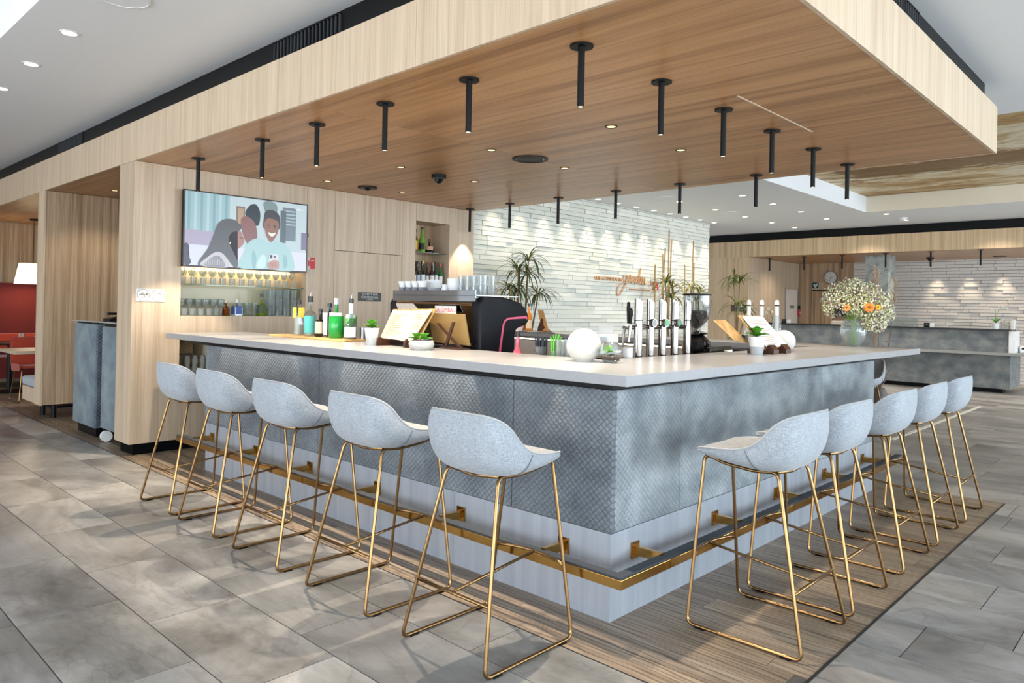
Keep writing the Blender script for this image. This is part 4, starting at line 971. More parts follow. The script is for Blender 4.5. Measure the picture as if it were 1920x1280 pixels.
# ================================================================== PLANTS (helpers)
def leaf_mesh(L, w_, droop, mat, n=6, lift=.5, name='leaf', fold=.25):
    """a blade leaving the origin along +x, rising then drooping"""
    bm = BM(); rows = []
    for i in range(n+1):
        t_ = i/n; x = L*t_*(1-.25*droop*t_); z = L*(lift*t_-droop*t_*t_); ww = w_*sin(pi*min(1, (t_*.94+.06)))**.7*(1-.3*t_)
        rows.append([bm.verts.new((x, -ww, z+fold*ww)), bm.verts.new((x, 0, z)), bm.verts.new((x, ww, z+fold*ww))])
    for a, b in zip(rows, rows[1:]):
        for k in (0, 1): bm.faces.new((a[k], a[k+1], b[k+1], b[k]))
    return mesh_of(name, bm, mat, True)
def rosette(parent, c, R, n, mat, rr, rings=3):
    me = [leaf_mesh(R*1.25*(1-.2*k), R*.34, .25+.1*k, mat, 5, .3+.45*k, fold=.5) for k in range(rings)]
    for k in range(rings):
        m = n-2*k
        for i in range(m): inst('leaf', me[k], parent, (c[0], c[1], c[2]+.004*k), (0, -.15-.28*k, 2*pi*i/m+k*.5+rr.uniform(-.1, .1)))
def tuft(parent, c, n, L, w_, rr, mats, up=.5, droop=.7):
    me = [leaf_mesh(L*f, w_, droop*g2, m, 6, up) for f, g2, m in ((1, 1, mats[0]), (.8, .8, mats[-1]), (.9, 1.25, mats[0]))]
    for i in range(n): inst('leaf', me[i % 3], parent, c, (0, rr.uniform(-.75, .35), 2*pi*i/n+rr.uniform(-.25, .25)), rr.uniform(.8, 1.1))
rp = random.Random(5)
SOIL = pm((44,34,26), .9)
SUC = plain('bright succulent', (84,150,44), .45); SUC2 = plain('pale succulent', (140,196,70), .45)
def pot(label, loc, R=.052, H=.12, s=1):
    t = thing('potted_succulent', label, 'plant', loc)
    bm = BM(); lathe(bm, [(R*.78,H*.45),(R,H),(R*.93,H),(R*.74,H*.5)], 28); obj('pot', bm, WHITE_CER, t, smooth=True)
    bm = BM(); lathe(bm, [(0,0),(R*.66,0),(R*.785,H*.45),(R*.74,H*.45)], 28); obj('pot_base', bm, pm((168,174,178), .5), t, smooth=True)
    bm = BM(); cyl(bm, 0, 0, H*.86, H*.88, R*.9, 20); obj('soil', bm, SOIL, t); rosette(t, (0,0,H*.99), R*1.25, 11, SUC, rp); return t
pot('white and grey pot with green succulent beside the gin bottles', (.40,2.36,TOP), .053, .122)
pot('white and grey pot with green succulent on the short counter beside a menu', (2.06,.30,TOP), .060, .122)
t = thing('succulent_bowl', 'low grey concrete bowl of succulents on the long counter', 'plant', (.36,1.765,TOP))
bm = BM(); lathe(bm, [(0,0),(.062,0),(.078,.02),(.083,.04),(.074,.062),(.068,.062),(.072,.04),(0,.03)], 28); obj('bowl', bm, plain('concrete bowl', (172,174,172), .8), t, smooth=True)
for c in ((-.03,.02), (.03,.025), (.0,-.03)): rosette(t, (c[0], c[1], .066), .05, 9, SUC if c[0] <= 0 else SUC2, rp, 2)

# ================================================================== MENUS
PAGE = plain('cream menu page', (216,200,166), .6); PAGE_W = plain('white menu page', (214,212,210), .6); MENU_WOOD = wood('menu board wood', (204,166,108), (186,146,92), (160,120,72), 'z', .45); DKWOOD = plain('dark walnut stand', (66,38,24), .35)
INKL = plain('faint menu ink', (176,158,140), .6)
def slab3(bm, q, th):
    q = [Vector(p) for p in q]; n = (q[1]-q[0]).cross(q[3]-q[0]).normalized()*th
    A_ = [bm.verts.new(p) for p in q]; B_ = [bm.verts.new(p+n) for p in q]
    bm.faces.new(A_); bm.faces.new(B_[::-1])
    for i in range(4): bm.faces.new((A_[i], A_[(i+1) % 4], B_[(i+1) % 4], B_[i]))
def ink_lines(parent, q, n, th, seed, mat=None, w_=(.12, .88)):
    r_ = random.Random(seed); q = [Vector(p) for p in q]; nn = (q[1]-q[0]).cross(q[3]-q[0]).normalized()*-th; bm = BM()
    for i in range(n):
        t0 = .1+.8*i/n; t1 = t0+.28/n; a = w_[0]; b = w_[0]+(w_[1]-w_[0])*r_.uniform(.45, 1)
        f = lambda u, v: q[0]*(1-u)*(1-v)+q[1]*u*(1-v)+q[2]*u*v+q[3]*(1-u)*v+nn
        bm.faces.new([bm.verts.new(f(*p)) for p in ((a, t0), (b, t0), (b, t1), (a, t1))])
    obj('print_lines', bm, mat or INKL, parent)
t = thing('open_menu', 'open cream menu on a dark wooden stand facing the long side', 'menu', (0,0,0))
bl, bm_, br = (.525,2.43,1.150), (.445,2.03,1.146), (.425,1.945,1.150); tl, tm, tr = (.60,2.385,1.352), (.56,2.10,1.348), (.535,1.875,1.362)
m2 = BM(); slab3(m2, [(.545,2.42,1.145), (.462,1.93,1.14), (.556,1.86,1.366), (.615,2.40,1.355)], -.006); obj('wooden_cover', m2, MENU_WOOD, t)
m2 = BM(); slab3(m2, [bl, bm_, tm, tl], -.006); pg = obj('page', m2, PAGE, t); ink_lines(pg, [bl, bm_, tm, tl], 11, -.0006, 1)
m2 = BM(); slab3(m2, [bm_, br, tr, tm], -.006); pg = obj('page', m2, PAGE, t); ink_lines(pg, [bm_, br, tr, tm], 11, -.0006, 2)
for y in (2.32, 2.02):
    m2 = BM(); prism(m2, [(.42,TOP),(.68,TOP),(.68,TOP+.02),(.47,TOP+.045),(.44,TOP+.06),(.42,TOP+.03)], 1, y-.01, y+.01); obj('stand_leg', m2, DKWOOD, t)
m2 = BM(); prism(m2, [(.60,TOP+.01),(.625,TOP+.01),(.655,TOP+.22),(.635,TOP+.22)], 1, 2.1, 2.2); obj('stand_back', m2, DKWOOD, t)
t = thing('menu_board', 'brown menu board seen from behind on crossed dark legs beside the coffee machine', 'menu', (0,0,0))
m2 = BM(); slab3(m2, [(.665,2.0,1.135), (.665,1.63,1.130), (.615,1.63,1.335), (.615,2.0,1.338)], .008); obj('board', m2, pm((150,120,72), .5), t)
for a, b in (((.60,1.81,TOP+.008), (.57,1.70,1.28)), ((.60,1.66,TOP+.008), (.57,1.86,1.27))):
    A_ = Vector(a); B_ = Vector(b); d = (B_-A_).normalized(); m2 = BM(); s_ = Vector((0, .012, 0))
    slab3(m2, [A_-s_, A_+s_, B_+s_, B_-s_], .012); obj('crossed_leg', m2, DKWOOD, t)
obj('foot', bx(.58,.67,1.64,1.84,TOP,TOP+.012), DKWOOD, t)
t = thing('menu_stand', 'white drink menu in a wooden holder on the short counter', 'menu', (0,0,0))
q = [(2.16,.285,1.133), (2.50,.27,1.150), (2.26,.36,1.362), (1.93,.375,1.362)]; m2 = BM(); slab3(m2, q, -.007); obj('wooden_cover', m2, MENU_WOOD, t)
q2 = [(2.175,.276,1.142), (2.475,.262,1.156), (2.24,.345,1.356), (1.96,.36,1.356)]; m2 = BM(); slab3(m2, q2, -.003); pg = obj('page', m2, PAGE_W, t); ink_lines(pg, q2, 13, -.0006, 3)
q = [(1.93,.40,1.195), (2.08,.36,1.17), (1.90,.45,1.33), (1.75,.46,1.325)]; m2 = BM(); slab3(m2, q, -.006); obj('rear_board', m2, MENU_WOOD, t)
for x in (2.22, 2.42):
    m2 = BM(); prism(m2, [(.23,TOP),(.42,TOP),(.42,TOP+.03),(.30,TOP+.05),(.26,TOP+.065),(.23,TOP+.03)], 0, x-.05, x+.035); obj('stand_leg', m2, DKWOOD, t)
t = thing('menu_holder', 'small dark brown tilted menu holder on the far worktop', 'menu', (0,0,0))
m2 = BM(); slab3(m2, [(4.06,3.86,1.105), (4.08,3.98,1.11), (4.15,4.12,1.36), (4.13,4.02,1.36)], .012); obj('board', m2, pm((150,118,78), .5), t)
obj('foot', prism(BM(), [(3.86,TOP),(4.06,TOP),(4.05,TOP+.05),(4.0,TOP+.16),(3.97,TOP+.08)], 0, 4.08, 4.12), DKWOOD, t)

# ================================================================== LAMPS, TERRARIUM
def crackle(name):
    t = NT(name); v = t.n('TexVoronoi', feature='DISTANCE_TO_EDGE'); v.inputs['Scale'].default_value = 130; t.l(t.pos((1,1,1), False), v.inputs['Vector'])
    c = t.ramp(v.outputs['Distance'], [(0, S((176,176,170))), (.12, S((206,205,198)))]); t.set(Base_Color=c, Roughness=.5, Emission_Color=c, Emission_Strength=.06); return t.m
t = thing('globe_lamp', 'white crackled globe lamp on the counter near the bar corner', 'lamp', (.49,.55,TOP)); m2 = BM()
lathe(m2, [(0,0),(.052,0)]+[(.094*sin(a), .085-.094*cos(a)) for a in [.62+(pi-.62)*k/14 for k in range(15)]], 32); obj('globe', m2, crackle('crackled glass'), t, smooth=True)
t = thing('glass_terrarium', 'round glass terrarium with stones and a green plant beside the globe lamp', 'terrarium', (.53,.40,TOP))
m2 = BM(); lathe(m2, [(0,.0),(.035,0),(.034,.006),(.05,.015)]+[(.062*sin(a), .06-.058*cos(a)) for a in [.8+1.75*k/10 for k in range(11)]]+[(.032,.111)], 28); obj('bowl', m2, thin_glass('terrarium glass', (232,240,240), .35, .03), t, smooth=True)
m2 = BM(); lathe(m2, [(0,.012),(.045,.018),(.056,.034),(.04,.042),(0,.044)], 20); obj('gravel_bed', m2, pm((74,62,54), .8), t, smooth=True)
for k in range(46):
    a = rp.uniform(0, 6.28); d = .052*sqrt(rp.random()); m2 = BM(); sph(m2, (d*cos(a), d*sin(a), .030+rp.uniform(0, .014)), rp.uniform(.005, .008), 6, 4, sz=.7); obj('pebble', m2, pm(rp.choice([(60,50,44),(196,186,170),(120,100,84),(30,28,28)]), .5), t, smooth=True)
rosette(t, (-.012,.01,.052), .04, 9, SUC2, rp, 3)
t = thing('disc_lamp', 'white crackled round lamp behind the menu on the short counter', 'lamp', (2.63,.36,TOP)); m2 = BM()
lathe(m2, [(0,0),(.05,0)]+[(.085*sin(a), .078-.08*cos(a)) for a in [.62+(pi-.62)*k/14 for k in range(15)]], 32); obj('globe', m2, crackle('crackled glass disc'), t, smooth=True)
# ================================================================== COFFEE MACHINE
BZ0 = .93
t = thing('coffee_machine', 'large espresso machine with black side panels, pink trim and cups on top', 'coffee machine', (0,0,0))
pf = [(.715,BZ0+.02),(.70,1.40),(.72,1.435),(.76,1.452),(.88,1.458),(1.0,1.442),(1.10,1.415),(1.16,1.37),(1.183,1.32),(1.178,1.285),(1.15,1.262),(1.10,1.252),(1.06,1.235),(1.045,1.20),(1.04,BZ0+.02)]
for y0, y1 in ((1.58,1.66), (2.48,2.56)):
    sp_ = obj('side_panel', prism(BM(), pf, 1, y0, y1), plain('machine black', (12,14,20), .5, spec=.25), t, smooth=True, bevel=.012, bseg=3)
    tr_ = [(.87,BZ0+.03),(.885,1.10),(.915,1.27),(.935,1.30),(.97,1.315),(1.15,1.328),(1.165,1.318),(1.16,1.30),(1.152,1.31),(.975,1.303),(.945,1.29),(.93,1.265),(.905,1.10),(.895,BZ0+.03)]
    if y0 < 2: obj('pink_trim', prism(BM(), tr_, 1, y0-.002, y0+.01), plain('pink trim', (232,92,124), .35), sp_)
obj('chrome_body', prism(BM(), [(.73,BZ0+.14),(.73,1.30),(.70,1.40),(.71,1.42),(1.05,1.42),(1.1,1.36),(1.1,1.26),(.95,1.24),(.93,BZ0+.14)], 1, 1.66, 2.48), CHROME, t)
obj('base', bx(.72,1.12,1.66,2.48,BZ0+.03,BZ0+.14), STEEL, t)
for y in (1.7, 2.44):
    for x in (.76, 1.06): m2 = BM(); cyl(m2, x, y, BZ0, BZ0+.03, .02, 10); obj('foot', m2, BLACK, t)
m2 = BM(); box(m2, .70,.71,1.63,2.52,1.42,1.495); obj('cup_rail', m2, thin_glass('smoked rail glass', (150,152,158), .2, .15), t)
obj('cup_tray', bx(.70,1.12,1.63,2.52,1.458,1.463), STEEL, t)
for y in (1.85, 2.1, 2.3): m2 = BM(); cyl(m2, 1.13, y, 1.17, 1.25, .035, 16); obj('group_head', m2, CHROME, t, smooth=True)
bd_ = obj('name_badge', bx(.685,.689,1.80,2.02,1.33,1.387), pm((214,214,208), .4), t)
me = text_mesh('LA CIMBALI', .042, .0004, space=1.0); me.materials.clear(); me.materials.append(plain('pink badge lettering', (226,84,112), .4)); inst('lettering', me, bd_, (.6845,1.91,1.359), RXW)
CUP = mesh_of('cup', lathe(BM(), [(0,0),(.022,0),(.038,.05),(.035,.05),(.02,.006),(0,.006)], 16), WHITE_CER, True); CUPG = mesh_of('cup', lathe(BM(), [(0,0),(.022,0),(.034,.055),(.031,.055),(.02,.006),(0,.006)], 16), pm((128,130,136), .4), True)
k = 0
for i in range(4):
    for lv in range(2):
        o = inst('coffee_cup', CUPG if lv == 0 else CUP, None, (.755,2.47-.075*i,1.464+.05*lv)); tag(o, ('grey' if lv == 0 else 'white')+' cup on the coffee machine, '+ORD[i]+' from the staff door side, '+('below' if lv == 0 else 'on top'), 'cup', 'cups along the machine rail')
BOWL = mesh_of('bowl', lathe(BM(), [(0,0),(.03,0),(.062,.05),(.066,.07),(.062,.07),(.028,.008),(0,.008)], 24), WHITE_CER, True)
for i in range(3): o = inst('white_bowl', BOWL, None, (.90,2.30,1.464+.022*i)); tag(o, 'white bowl stacked on the coffee machine, '+['bottom', 'middle', 'top'][i]+' of three', 'bowl', 'white bowls stacked on the machine')
for i in range(3): o = inst('white_bowl', BOWL, None, (.80,1.93,1.464+.022*i)); tag(o, 'white bowl stacked next to the glasses on the machine, '+['bottom', 'middle', 'top'][i]+' of three', 'bowl', 'white bowls beside the glasses')
BOWL2 = mesh_of('bowl', lathe(BM(), [(0,0),(.035,0),(.052,.05),(.049,.05),(.03,.006),(0,.006)], 20), pm((150,152,158), .4), True)
o = inst('grey_bowl', BOWL2, None, (.76,2.11,1.464)); tag(o, 'wide grey bowl at the middle of the machine rail', 'bowl')
o = inst('milk_jug', mesh_of('jug', lathe(BM(), [(0,0),(.03,0),(.034,.03),(.026,.06),(.03,.075),(.027,.075),(0,.01)], 18), WHITE_CER, True), None, (.79,2.03,1.464)); tag(o, 'small white milk jug between bowls on the coffee machine', 'jug')
for j in range(2):
    for i in range(4):
        for lv in range(2):
            o = inst('drinking_glass', TS, None, (.76+.09*j, 1.82-.066*i+.01*j, 1.464+.067*lv)); tag(o, 'clear glass on the coffee machine, '+['front','rear'][j]+' row, '+ORD[i]+' from the white bowls, '+['lower','upper'][lv], 'glass', 'glasses on the coffee machine')
# ================================================================== INNER WORKTOP THINGS
def jar(label, loc, r, h, stuff_mat, n, name='straw_jar', Ls=.19):
    t = thing(name, label, 'jar', loc); m2 = BM(); lathe(m2, [(0,0),(r,0),(r,h),(r*.94,h),(r*.94,.006),(0,.006)], 20); obj('jar', m2, CLEAR, t, smooth=True)
    m2 = BM()
    for i in range(n):
        a = 2*pi*i/n*2.4; d = r*.7*sqrt((i+1)/n); tube(m2, [(d*cos(a)*.7, d*sin(a)*.7, .008), (d*cos(a)*1.5, d*sin(a)*1.5, Ls*rp.uniform(.9, 1.05))], .0035, 5)
    obj('straws', m2, stuff_mat, t); t.children[-1]['kind'] = 'stuff'; return t
jar('glass jar of green and dark straws behind the counter', (.86,1.18,BZ0), .042, .21, pm((44,50,60), .4), 26, Ls=.27)
jar('glass jar of bright green straws behind the counter', (.86,1.06,BZ0), .036, .19, pm((104,206,60), .4), 20, Ls=.28)
t = thing('steam_wand', 'bent steel steam wand beside the straws', 'steam wand', (0,0,0)); m2 = BM(); tube(m2, fillet([(1.06,1.56,1.22),(1.10,1.44,1.215),(1.11,1.26,1.22),(1.05,1.2,1.0),(1.05,1.2,.935)], .03), .005, 8); obj('tube', m2, STEEL, t, smooth=True)
bottle('pink syrup bottle with dark cap behind the counter by the machine', (.80,1.33,BZ0), .30, .034, (206,92,112), (30,28,30), (232,206,212), neck=.72, solid=True)
for i in range(3):
    for j in range(2):
        for lv in range(2): o = inst('drinking_glass', HI, None, (.82+.08*j, .985-.075*i, BZ0+.131*lv)); tag(o, 'clear tall glass on the service bench, '+['near','far'][j]+' row, '+ORD[i]+' from the straws, '+['lower','upper'][lv], 'glass', 'tall glasses on the service bench')
PL = mesh_of('plate', lathe(BM(), [(0,0),(.06,0),(.11,.014),(.108,.018),(.06,.004),(0,.004)], 28), pm((92,74,58), .5), True)
for i in range(5): o = inst('plate', PL, None, (.96,.745,BZ0+.075+.019*i)); tag(o, 'dark brown plate in the stack behind the globe lamp, '+ORD[i]+' from the bottom', 'plate', 'dark plates stacked on the bench')
obj_ = thing('plate_riser', 'black low riser under the dark plates', 'riser', (.96,.745,BZ0)); obj('block', bx(-.07,.07,-.07,.07,0,.075), BLACK, obj_)
t = thing('napkin_holder', 'white paper napkin dispenser behind the globe lamp', 'napkin holder', (.93,.60+.13,BZ0)); t.location = (1.12,.86,BZ0)
obj('case', bx(-.05,.05,-.06,.06,0,.30), WHITE, t, bevel=.006); obj('napkin_sheet', prism(BM(), [(-.055,.30),(.055,.30),(.06,.345),(-.05,.35)], 0, -.004, .004), PAPER, t); obj('slot', bx(-.051,-.049,-.04,.04,.24,.28), pm((200,204,206)), t)
t = thing('white_canister', 'white cylinder between the terrarium and the beer taps', 'canister', (1.12,.69,BZ0)); m2 = BM(); cyl(m2, 0, 0, 0, .215, .035, 20); obj('body', m2, WHITE, t, smooth=True); m2 = BM(); cyl(m2,0,0,.215,.222,.036,20); obj('lid', m2, pm((226,228,230)), t, smooth=True)
bottle('whisky bottle with amber liquid at the end of the far worktop', (4.08,4.20,TOP), .34, .042, (214,134,50), (22,20,20), (236,214,180), neck=.74, shoulder=.58, solid=True, labz=(.1,.4))
bottle('dark whisky bottle behind the coffee machine nose on the far worktop', (4.10,4.36,TOP), .35, .042, (150,80,34), (26,24,24), (214,196,170), neck=.74, shoulder=.58, solid=True, labz=(.1,.4))
t = thing('pink_box', 'small pink and white carton beside the whisky bottles', 'carton', (3.95,4.28,TOP)); obj('body', bx(-.04,.04,-.06,.06,0,.09), pm((236,222,224)), t); obj('band', bx(-.041,.041,-.061,.061,.05,.075), pm((222,84,110)), t)
# ================================================================== BEER TAPS
TAPC = plain('tap chrome', (150,146,142), .07, 1.0)
GT = 'chrome beer tap columns'
BADGES = [(40,36,34), (120,126,124), (60,150,90), (60,120,90), (120,126,124)]
for i, x in enumerate((1.14,1.275,1.415,1.565,1.725)):
    t = thing('beer_tap', 'chrome beer tap column, '+ORD[i]+' counting from the terrarium towards the grinder', 'beer tap', (x,.635,BZ0), group=GT)
    m2 = BM(); cyl(m2, 0, 0, 0, .475, .0255, 24)
    for v in m2.verts:
        if v.co.z > .4: v.co.z += .03-(v.co.x*.9)*.9
    obj('column', m2, TAPC, t, smooth=True)
    m2 = BM(); cyl(m2, 0, 0, .388, .393, .0262, 24); obj('band', m2, BLACK, t, smooth=True)
    m2 = BM(); cyl(m2, 0, 0, 0, .012, .04, 24); obj('flange', m2, TAPC, t, smooth=True)
    m2 = BM(); tube(m2, [(0,-.02,.345),(0,.11,.345)], .012, 12); sp2 = obj('spout', m2, TAPC, t, smooth=True)
    m2 = BM(); tube(m2, [(0,.10,.345),(0,.105,.31),(0,.115,.22)], .008, 10); obj('nozzle', m2, TAPC, sp2, smooth=True)
    m2 = BM(); lathe(m2, [(0,.37),(.007,.37),(.009,.40),(.012,.46),(.010,.50),(0,.505)], 12, (0,.075,0)); obj('handle', m2, BLACK if i == 0 else TAPC, t, smooth=True)
    if i in (1, 2, 3):
        m2 = BM(); tube(m2, [(-.02,-.045,.375),(-.02,-.02,.375)], .026, 20); bdg = obj('badge_rim', m2, TAPC, t, smooth=True); m2 = BM(); tube(m2, [(-.02,-.047,.375),(-.02,-.044,.375)], .021, 20); obj('badge_face', m2, pm(BADGES[i], .3), bdg)
    m2 = BM(); tube(m2, [(0,0,.365),(.105 if i < 4 else .03,0,.352)], .010, 10); obj('cross_bar', m2, TAPC, t, smooth=True)
    if i == 0:
        m2 = BM(); tube(m2, [(0,0,.36),(-.085,0,.365)], .010, 10); obj('side_valve', m2, TAPC, t, smooth=True)
        m2 = BM(); lathe(m2, [(0,.37),(.008,.37),(.008,.40),(.015,.425),(.014,.455),(0,.465)], 14, (-.085,0,0)); obj('side_knob', m2, BLACK, t, smooth=True)
        m2 = BM(); tube(m2, [(-.085,0,.36),(-.10,0,.26)], [.012,.006], 10); obj('side_lever', m2, TAPC, t, smooth=True)
# ================================================================== GRINDER
t = thing('coffee_grinder', 'black coffee grinder with a clear hopper of beans beside the beer taps', 'coffee grinder', (2.08,.765,BZ0))
m2 = BM(); lathe(m2, [(0,0),(.085,0),(.10,.17),(.10,.24),(.07,.27),(.05,.285),(0,.285)], 28); obj('body', m2, BLACK_GLOSS, t, smooth=True)
m2 = BM(); lathe(m2, [(.05,.285),(.075,.29),(.08,.30),(.045,.31),(.03,.315)], 28); obj('collar', m2, CHROME, t, smooth=True)
m2 = BM(); lathe(m2, [(.026,.315),(.03,.335),(.085,.40),(.094,.44),(.097,.565),(.094,.565),(.090,.44),(.081,.40),(.026,.335)], 32); obj('hopper', m2, thin_glass('hopper plastic', (236,238,238), .25, .03), t, smooth=True)
m2 = BM(); lathe(m2, [(0,.568),(.102,.568),(.102,.578),(.05,.582),(0,.582)], 32); obj('hopper_lid', m2, BLACK, t, smooth=True)
def bean_mat():
    q_ = NT('roasted coffee beans'); v = q_.n('TexVoronoi'); v.inputs['Scale'].default_value = 95; q_.l(q_.pos((1,1,1), False), v.inputs['Vector'])
    q_.set(Base_Color=q_.ramp(v.outputs['Distance'], [(0, S((96,62,40))), (.5, S((40,24,16)))]), Roughness=.3); q_.bump(v.outputs['Distance'], 1, .006); return q_.m
m2 = BM(); lathe(m2, [(0,.325),(.026,.335),(.079,.40),(.089,.44),(.089,.452),(.04,.462),(0,.455)], 28); obj('beans', m2, bean_mat(), t, smooth=True); t.children[-1]['kind'] = 'stuff'
obj('portafilter_fork', bx(-.15,-.06,-.10,-.03,.18,.25), BLACK, t, bevel=.01)
t = thing('knock_tray', 'black tamping tray in front of the coffee grinder', 'tray', (2.05,.60,BZ0)); obj('tray', bx(-.20,.22,-.012,.04,.0,.17), BLACK, t, bevel=.01); m2 = BM(); tube(m2, [(-.12,-.005,.19),(.20,-.005,.195)], .018, 12); obj('handle_bar', m2, BLACK_GLOSS, t, smooth=True)
# water bottles, orchid and small box on the far worktop
for i, y in enumerate((1.345,1.215,1.065)):
    t = thing('water_bottle', 'clear swing top water bottle with white cap, '+ORD[i]+' behind the menu stand', 'bottle', (4.12,y,TOP), group='water bottles behind the menu stand')
    m2 = BM(); lathe(m2, bottle_prof(.34, .042, .74, .5, .019), 20); obj('body', m2, CLEAR, t, smooth=True)
    m2 = BM(); cyl(m2, 0, 0, .10, .345, .021, 14, .020); obj('neck_sleeve', m2, pm((220,224,228), .4), t, smooth=True); m2 = BM(); cyl(m2, 0,0,.352,.36,.023,14); obj('ring', m2, BLACK, t)
    m2 = BM(); lathe(m2, [(0,.36),(.022,.36),(.02,.39),(.014,.405),(0,.405)], 14); obj('cap', m2, WHITE, t, smooth=True)
t = thing('orchid', 'small cream orchid between the water bottles', 'plant', (4.22,1.15,TOP)); m2 = BM(); lathe(m2, [(0,0),(.04,0),(.05,.08),(0,.08)], 16); obj('pot', m2, WHITE_CER, t, smooth=True)
m2 = BM(); tube(m2, [(0,0,.08),(.0,-.01,.2),(.0,.03,.30)], .003, 6); obj('stem', m2, DARK_LEAF, t)
PET = leaf_mesh(.035, .014, .2, plain('cream petal', (244,236,208), .6), 4, .2, 'petal')
for c in ((0,.04,.31), (0,.0,.28), (0,.06,.27)):
    for k in range(5): inst('petal', PET, t, c, (radians(0), radians(-80)+.0, 0) if False else (2*pi*k/5, radians(-60), pi))
t = thing('black_box', 'small black card reader beside the white pot on the far worktop', 'card reader', (4.1,1.40,TOP)); obj('body', bx(-.05,.05,-.04,.04,0,.06), BLACK, t, bevel=.006); obj('screen', bx(-.03,.02,-.03,.03,.06,.061), pm((60,64,70), .2), t)
# ================================================================== VASE WITH FLOWERS
t = thing('flower_vase', 'clear glass vase with baby breath and orange gerberas at the far counter corner', 'flowers', (4.17,.385,TOP))
m2 = BM(); lathe(m2, [(0,.0),(.055,0),(.055,.008),(.085,.05),(.108,.12),(.10,.19),(.075,.24),(.071,.24),(.096,.19),(.103,.12),(.08,.05),(.05,.012),(0,.012)], 32); obj('vase', m2, CLEAR, t, smooth=True)
GST = plain('fresh green stem', (120,170,52), .5)
for k in range(26):
    a = 2*pi*k/26; b = a+pi*.8; r0 = rp.uniform(.02, .07); r1 = rp.uniform(.05, .24); h1 = rp.uniform(.30, .46)
    m2 = BM(); tube(m2, [(r0*cos(a), r0*sin(a), .015), (.02*cos(b), .02*sin(b), .20), (r1*cos(b)*.6, r1*sin(b)*.6, .30), (r1*cos(b), r1*sin(b), h1)], .0028, 5); obj('stem', m2, GST, t, smooth=True)
FLM = [plain('white gypsophila bloom', (236,234,206), .7), plain('pale green bloom', (192,200,140), .7), plain('faded mauve bloom', (176,150,144), .7)]
centres = [(-.02,-.02,.47,.13), (.06,.05,.50,.12), (-.04,.14,.44,.12), (.02,-.13,.45,.12), (-.08,.05,.38,.11), (.0,.20,.38,.09), (-.02,-.22,.38,.12), (.0,-.18,.30,.10), (.05,-.24,.30,.09), (-.05,-.10,.36,.11), (.08,0,.42,.12), (-.06,.16,.34,.09), (-.02,-.15,.22,.075), (.02,-.20,.20,.07)]
for mi in range(3):
    m2 = BM()
    for ci, (cx_, cy_, cz_, rr_) in enumerate(centres):
        for k in range(240):
            if (k+ci) % 3 != mi and not (mi == 0 and k % 2): continue
            v = Vector((rp.gauss(0, 1), rp.gauss(0, 1), rp.gauss(0, 1))).normalized()*rr_*rp.uniform(.55, 1.05)
            c = Vector((cx_, cy_, cz_))+v; s_ = rp.uniform(.006, .011)
            vs = [m2.verts.new(c+Vector(d)*s_) for d in ((1,0,0),(0,1,0),(-1,0,0),(0,-1,0),(0,0,1),(0,0,-1))]
            for f in ((0,1,4),(1,2,4),(2,3,4),(3,0,4),(1,0,5),(2,1,5),(3,2,5),(0,3,5)): m2.faces.new([vs[q] for q in f])
    o = obj('small_blossoms', m2, FLM[mi], t, kind='stuff')
m2 = BM()
for cx_, cy_, cz_, rr_ in centres:
    for k in range(22):
        v = Vector((rp.gauss(0, 1), rp.gauss(0, 1), rp.gauss(0, 1))).normalized()*rr_*.9; c = Vector((cx_, cy_, cz_)); tube(m2, [c-Vector((0,0,rr_*.7)), c+v*.5, c+v], .0012, 3, cap=False)
obj('fine_twigs', m2, plain('olive twig', (128,130,70), .6), t, kind='stuff')
def gerbera(c, R, colr, core, tilt=(0, -1.2, 0)):
    f = obj('flower', lathe(BM(), [(0,.0),(R*.32,.0),(R*.3,R*.16),(0,R*.22)], 14), core, t, smooth=True, loc=c, rot=tilt)
    for ring_, n, sc in ((0, 18, 1), (1, 14, .72)):
        me = leaf_mesh(R*sc, R*.13, .15, colr, 4, .22+.2*ring_, 'petal')
        for k in range(n): inst('petal', me, f, (0,0,.001*ring_), (0, 0, 2*pi*k/n+ring_*.2))
OR, YE, PE = plain('orange petal', (250,130,20), .5), plain('yellow petal', (250,188,22), .5), plain('peach petal', (248,160,84), .5)
CORE = plain('dark flower centre', (120,78,20), .7)
gerbera((-.07,.195,.385), .045, YE, CORE, (0, -1.25, -.3)); gerbera((-.17,-.185,.345), .05, OR, CORE, (0, -1.3, .3)); gerbera((-.17,-.0,.34), .04, PE, CORE, (0, -1.2, 0)); gerbera((-.10,-.235,.35), .03, YE, CORE, (0, -1.2, .3))
m2 = BM()
for k in range(60):
    c = Vector((-.14+rp.uniform(-.02,.02), .06+rp.uniform(-.05,.05), .30+rp.uniform(-.05,.05))); sph(m2, c, .007, 5, 4)
obj('dark_berries', m2, pm((52,44,62), .5), t, kind='stuff')
